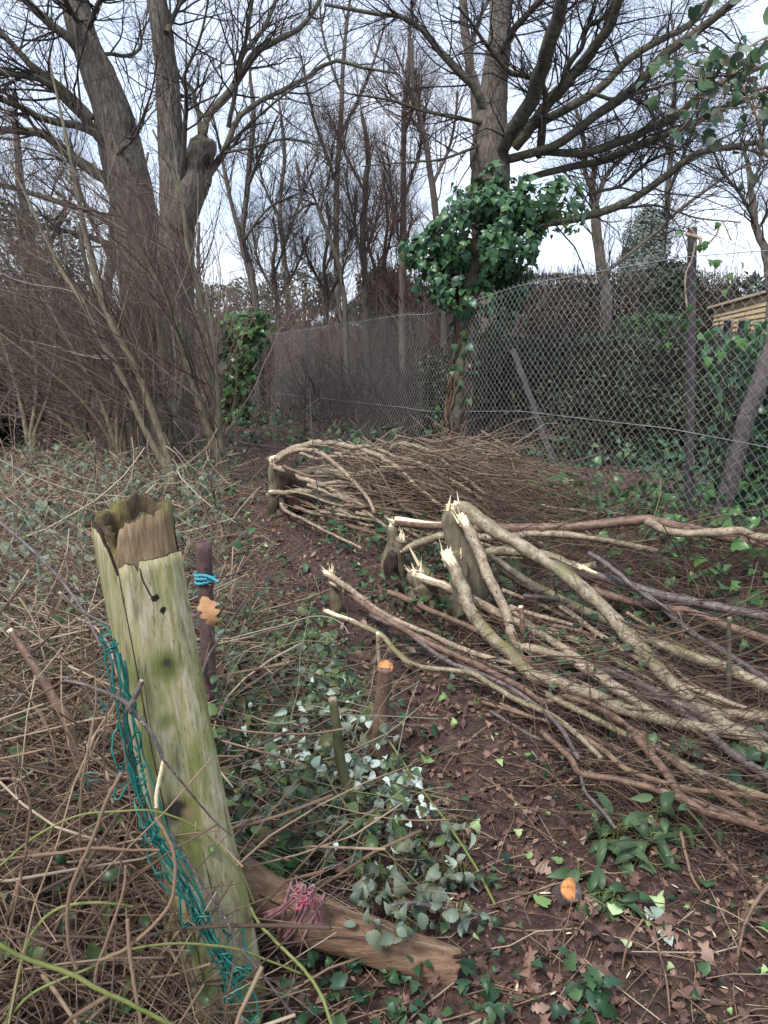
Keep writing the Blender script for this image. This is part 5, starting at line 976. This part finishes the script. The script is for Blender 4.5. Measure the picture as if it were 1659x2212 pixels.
# ------------------------------------------------------------------ undergrowth, as what nobody could count
def litter():
    rng = RNG(401); b = MB()
    x, y = scat(13000, -3.2, 3., .9, 10, rng, lambda x, y: rng.uniform(0, 1, len(x)) < np.where(pathd(x, y) < .5, 1., .55))
    n = len(x); p = np.stack([x, y, gz(x, y)+rng.uniform(.002, .02, n)], 1)
    b.leaves(OAK, p, upn(n, rng, .45), rng.uniform(.02, .055, n), rng, crl=(.2, 4.5))
    x, y = scat(30000, -2., 2.5, .9, 7, rng); n = len(x); p = np.stack([x, y, gz(x, y)+rng.uniform(.001, .012, n)], 1)
    b.leaves(SML, p, upn(n, rng, .5), .006+.034*rng.uniform(0, 1, n)**2, rng, crl=(.2, 3.))
    tag(b.build('leaf_litter', M_lit), 'fallen brown oak leaves covering the soil', 'leaves', kind='stuff')
    b = MB(); x, y = scat(420, -1.2, 2., 1., 6, rng, lambda x, y: pathd(x, y) < .75); n = len(x)
    b.leaves(IVY, np.stack([x, y, gz(x, y)+.018+rng.uniform(0, .01, n)], 1), upn(n, rng, .5), .015+.035*rng.uniform(0, 1, n)**1.5, rng, crl=(.3, 3))
    tag(b.build('green_litter', M_lime), 'pale green torn leaves strewn along the path', 'leaves', kind='stuff')
    b = MB(); x, y = scat(5500, -2.8, 2.8, .9, 9, rng); n = len(x); a = rng.uniform(0, 6.3, n); ln = rng.uniform(.04, .3, n)
    d = np.stack([np.cos(a), np.sin(a), 0*a], 1); P = np.stack([np.stack([x, y, gz(x, y)+rng.uniform(.006, .03, n)], 1)+d*(ln*s)[:, None]+rng.normal(0, .006, (n, 3))*[1, 1, .5] for s in (0, .33, .66, 1)], 1)
    P = gclamp(P, .004); b.tubes(P, rng.uniform(.0006, .0025, (n, 1))*np.linspace(1, .6, 4)[None], 4)
    tag(b.build('twig_litter', M_dead), 'small dry twigs strewn over the ground', 'twigs', kind='stuff')
    b = MB(); x, y = scat(260, -1., 1.6, 1., 5, rng, lambda x, y: pathd(x, y) < .8); n = len(x); a = rng.uniform(0, 6.3, n); d = np.stack([np.cos(a), np.sin(a), rng.uniform(-.2, .2, n)], 1); c = np.stack([x, y, gz(x, y)+.012], 1); ln = rng.uniform(.008, .035, n)[:, None]
    b.tubes(np.stack([c-d*ln*.5, c, c+d*ln*.5], 1), rng.uniform(.001, .004, (n, 1))*np.array([.6, 1, .5])[None], 4, cap=True); tag(b.build('wood_chips', M_split), 'pale wood chips scattered on the path', 'wood chips', kind='stuff')
litter()
def dead_canes(name, label, n, xr, yr, h, seed, cond, ln=(.25, 1.1), rad=(.001, .0048), m=M_dead, flat=.35):
    rng = RNG(seed); x, y = scat(n, *xr, *yr, rng, cond); n = len(x); hh = h(x, y) if callable(h) else h
    p = np.stack([x, y, gz(x, y)+hh*rng.uniform(0, 1, n)**1.3], 1); a = rng.uniform(0, 6.3, n); d = nrm(np.stack([np.cos(a), np.sin(a)*.7, rng.normal(0, flat, n)], 1)); L_ = rng.uniform(*ln, n)
    pts = [p-d*(L_/2)[:, None]]; cv = rng.normal(0, .10, (n, 3))
    for _ in range(8): d = nrm(d+rng.normal(0, .09, (n, 3))+cv+[0, 0, -.05]); pts.append(pts[-1]+d*(L_/8)[:, None])
    P = gclamp(np.stack(pts, 1), .006); P[:, :, 1] = np.maximum(P[:, :, 1], .88)
    b = MB(); Rr = (rad[0]+(rad[1]-rad[0])*rng.uniform(0, 1, (n, 1))**2)*np.linspace(1, .55, 9)[None]; b.tubes(P, Rr, 5, cap=True)
    a2, r2 = grow(P, Rr, 1, 5, (.06, .25), (.4, 1.1), rng, (0, 0, 0), .14, .1, 1, .6, .0018, .0006); a2[:, :, 1] = np.maximum(a2[:, :, 1], .88); b.tubes(a2, r2, 3)
    tag(b.build(name, m), label, 'canes', kind='stuff'); return P
lside = lambda x, y: x < np.interp(y, [.9, 1.5, 2.2, 3, 4, 5.5, 8], [-.28, -.38, -.5, -.6, -.85, -1.2, -1.7])
dead_canes('dead_bramble', 'dense dry brown bramble canes on the left foreground', 2700, (-1.6, 0), (.95, 3.8), lambda x, y: .12+.48*sst(-.3, -.75, x)*(.6+.4*sst(2.6, 1.3, y)), 411, lside, flat=.5)
dead_canes('dead_bramble', 'dry bramble canes on the rough bank beyond the post', 1000, (-4.6, -.6), (2.8, 10), .26, 412, lside, (.3, 1.2), (.0014, .0055), M_straw)
centre = lambda x, y: (x > np.interp(y, [1, 1.6, 2.3, 3.2], [-.35, -.5, -.62, -.75])) & (x < np.interp(y, [1, 1.6, 2.3, 3.2], [.22, .16, .02, -.25]))
dead_canes('dead_bramble', 'brown broken bramble stems lying through the left bank', 1100, (-4.5, -.6), (2.6, 10), .36, 417, lside, (.3, 1.1), (.0014, .006), M_dead, .6)
dead_canes('cut_bramble', 'grey cut bramble canes lying between the post and the path', 300, (-.75, .3), (1.72, 3.3), .22, 413, centre, (.3, .9), (.0012, .0042), mat('grey bramble cane', ((.12, .115, .075), (.2, .185, .13)), (9, 9, 9), .7, isl=((.06, .05, .035), (.15, .14, .09), (.26, .25, .18), (.11, .10, .035)), ib=.75))
dead_canes('dry_stalks', 'upright dry stalks on the left bank', 520, (-4.2, -.8), (2.2, 9), .25, 414, lside, (.25, .9), (.0012, .0035), M_straw, 1.6)
dead_canes('ground_twigs', 'thin stems among ivy under the laid stems', 700, (-.2, 2.2), (1.6, 5), .15, 415, lambda x, y: pathd(x, y) > .3, (.2, .8), (.001, .003), M_brush, .3)
def foliage(name, label, n, xr, yr, h, seed, cond, tpl, size, m, tilt=.6, sp=1):
    rng = RNG(seed); x, y = scat(n, *xr, *yr, rng, cond)
    k = vnoise(x*2.6/sp, y*2.6/sp, seed)+.35*rng.uniform(-1, 1, len(x)) > -.08; x, y = x[k], y[k]; n = len(x)
    p = np.stack([x, y, gz(x, y)+.015+h*rng.uniform(0, 1, n)], 1)
    b = MB(); b.leaves(tpl, p, upn(n, rng, tilt)+[0, -.25, 0], size[0]+(size[1]-size[0])*rng.uniform(0, 1, n)**1.5, rng, crl=(.3, 2.4)); tag(b.build(name, m), label, 'ground cover', kind='stuff')
foliage('bramble_leaves', 'dark bramble leaves between the post and the path', 3600, (-.8, .3), (1.75, 3.6), .2, 421, centre, OVAL, (.024, .055), M_bram, .6)
foliage('bramble_leaves', 'grey green bramble leaves mixed in between the post and the path', 900, (-.8, .3), (1.75, 3.6), .24, 429, centre, OVAL, (.024, .05), M_grey, .8)
foliage('bramble_leaves', 'upturned pale bramble leaves between the post and the path', 240, (-.7, .3), (1.7, 2.5), .24, 442, centre, OVAL, (.02, .045), M_pale, .9)
foliage('dead_leaves', 'curled brown dead leaves caught in the dry canes at left', 900, (-1.7, -.2), (1.1, 4), .4, 443, lside, OVAL, (.02, .06), M_lit, .9)
foliage('bramble_leaves', 'dull bramble leaves over the left bank', 8000, (-4.5, -.6), (2.4, 10), .33, 422, lside, OVAL, (.025, .075), M_grey, .7)
foliage('bramble_leaves', 'dark bramble leaves among the dry canes at left', 1700, (-1.6, -.2), (1.2, 4), .4, 423, lside, OVAL, (.025, .055), M_bram, .7)
foliage('ground_ivy', 'ivy carpeting the ground beneath the laid stems', 4200, (-.1, 2.6), (2.05, 5.4), .12, 424, lambda x, y: (x > np.interp(y, [1.5, 2.5, 3.5, 5.4], [1.4, .75, .12, -.25])), IVY, (.03, .075), M_ivy, .55)
foliage('ground_ivy', 'ivy around the sapling bases and along the fence foot', 2400, (-3., 1.6), (4.6, 13), .15, 425, lambda x, y: (pathd(x, y) > .25) & (x < fx(y)+.3) & (x > -1.9-.12*y), IVY, (.04, .09), M_ivy, .6)
foliage('ground_ivy', 'tall ivy and weeds along the foot of the far fence', 2600, (-4.5, .9), (7., 17), .45, 430, lambda x, y: (x < fx(y)+.1) & (x > fx(y)-1.6), IVY, (.05, .11), M_ivy, .8)
foliage('ground_ivy', 'brighter ivy between the fence and the brush', 900, (.9, 2.6), (3.3, 5.6), .3, 426, lambda x, y: x > fx(y)-.75, IVY, (.04, .09), M_ivylight, .7)
foliage('ground_ivy', 'ivy sprigs at the bottom edge beside the post', 420, (-.35, .45), (1., 1.5), .05, 427, None, IVY, (.02, .05), M_ivy, .5)
foliage('ground_ivy', 'small ivy leaves scattered over the path edges', 2600, (-1.4, 1.6), (1.2, 6), .03, 440, lambda x, y: (pathd(x, y) < .95) & (pathd(x, y) > .12), IVY, (.016, .045), M_ivy, .6, 1.6)
foliage('ground_ivy', 'dark ivy and weeds between the fence and the clipped hedge', 3000, (.8, 4.5), (4.4, 8.6), .35, 441, lambda x, y: (x > fx(y)+.1) & (y < 8.3), IVY, (.04, .09), M_ivy, .8)
foliage('grass_tufts', 'thin green blades on the trodden ground', 1500, (-2.2, .6), (3.2, 8), .05, 428, lambda x, y: pathd(x, y) < .9, LAUR, (.03, .09), M_laur, 1.4)
dead_canes('fence_foot_stems', 'thin weedy stems along the far fence foot', 500, (-4., 1.), (6.5, 17), .45, 416, lambda x, y: (x < fx(y)) & (x > fx(y)-1.8), (.4, 1.2), (.002, .006), M_brush, .8)
def patch(name, label, cat, spots, tpl, m, size, seed, stemm=None, nrmv=(0, -.5, 1), tilt=.45):
    """leaf sprays on a cut plant: spots = (u, v, lift, n, spread px)"""
    rng = RNG(seed); g0 = G(spots[0][0], spots[0][1]); t = thing(name, label, cat, g0); b = MB(); bs = MB(); pos = []
    for (u, v, lift, n, sp) in spots:
        c = G(u, v)
        for _ in range(n):
            q = W(u+rng.normal(0, sp), v+rng.normal(0, sp*.8), c[1]-lift*rng.uniform(.5, 1.2)); q[2] = max(q[2], gz(q[0], q[1])+.015); pos.append(q)
            e = c+np.array([0, 0, .01]); bs.tubes(spl(np.array([q, (q+e)/2+rng.normal(0, .012, 3)+[0, 0, .015], e]), 8), np.linspace(.0009, .002, 8), 4)
    pos = np.array(pos); b.leaves(tpl, pos, rng.normal(0, tilt, (len(pos), 3))+nrmv, rng.uniform(*size, len(pos)), rng, crl=(.4, 2.6)); b.build('foliage', m, t)
    if len(pos) > 20: bs.build('stems', stemm or M_green, t)
patch('bramble_spray', 'cut bramble spray showing bright white leaf undersides beside the green stem', 'bramble', [(785, 1655, .2, 14, 24), (850, 1690, .2, 20, 28), (690, 1640, .2, 7, 30), (620, 1650, .2, 4, 20), (880, 1740, .2, 10, 28)], OVAL, M_pale, (.026, .05), 431)
patch('bramble_spray', 'pale leaved bramble spray along the left edge of the bare path', 'bramble', [(985, 1810, .12, 9, 16), (1000, 1890, .12, 8, 18), (960, 1900, .12, 10, 30), (985, 1980, .1, 10, 22), (880, 1830, .15, 10, 30)], OVAL, M_grey, (.025, .048), 432, nrmv=(0, -.8, .8), tilt=.9)
patch('bramble_spray', 'grey green bramble spray over the right end of the log', 'bramble', [(820, 1940, .2, 14, 35), (870, 2010, .2, 12, 35), (780, 2000, .2, 8, 20), (910, 1960, .15, 10, 30), (800, 1880, .2, 10, 35)], OVAL, M_grey, (.025, .048), 433, nrmv=(0, -.8, .8), tilt=.9)
patch('bramble_spray', 'small white leaved sprig lying on the bare path', 'bramble', [(1410, 1990, .02, 2, 6), (1428, 2015, .02, 2, 6)], OVAL, M_pale, (.04, .055), 434)
patch('bramble_spray', 'dark glossy bramble spray beside the oak leaf twig', 'bramble', [(500, 1380, .2, 14, 35), (600, 1400, .2, 18, 40), (680, 1390, .1, 10, 30), (520, 1560, .2, 12, 40), (640, 1520, .2, 14, 45)], OVAL, M_bram, (.03, .06), 435)
patch('bramble_spray', 'dark bramble spray hiding the foot of the rusty pipe post', 'bramble', [(450, 1470, .75, 12, 22), (440, 1540, .6, 12, 22), (455, 1610, .45, 12, 24), (470, 1700, .3, 10, 26)], OVAL, M_bram, (.03, .06), 444, nrmv=(0, -.8, .8), tilt=.8)
patch('laurel_sprig', 'cut laurel sprig of long leaves beside the short orange stump', 'laurel', [(1295, 1935, .03, 13, 24), (1325, 1950, .03, 10, 22), (1250, 1885, .03, 4, 12)], LAUR, M_laur, (.05, .085), 436, tilt=.35)
patch('laurel_sprig', 'larger laurel sprig tucked under the lowest branches at right', 'laurel', [(1330, 1810, .04, 12, 25), (1400, 1830, .04, 18, 35), (1470, 1800, .05, 16, 35), (1380, 1860, .03, 10, 28)], LAUR, M_laur, (.06, .095), 437, tilt=.4)
patch('holly_sprig', 'dark spiky leaved sprig at the bottom edge near the path', 'sprig', [(1280, 2150, .05, 9, 18), (1255, 2140, .05, 6, 16)], OAK, M_ivy, (.035, .06), 438)
patch('ivy_sprig', 'dark ivy sprig in the gap behind the log', 'ivy', [(615, 1880, .1, 8, 22), (585, 1870, .1, 4, 16)], IVY, M_ivylight, (.06, .09), 439)
print('verts', sum(len(m.vertices) for m in bpy.data.meshes), 'faces', sum(len(m.polygons) for m in bpy.data.meshes))
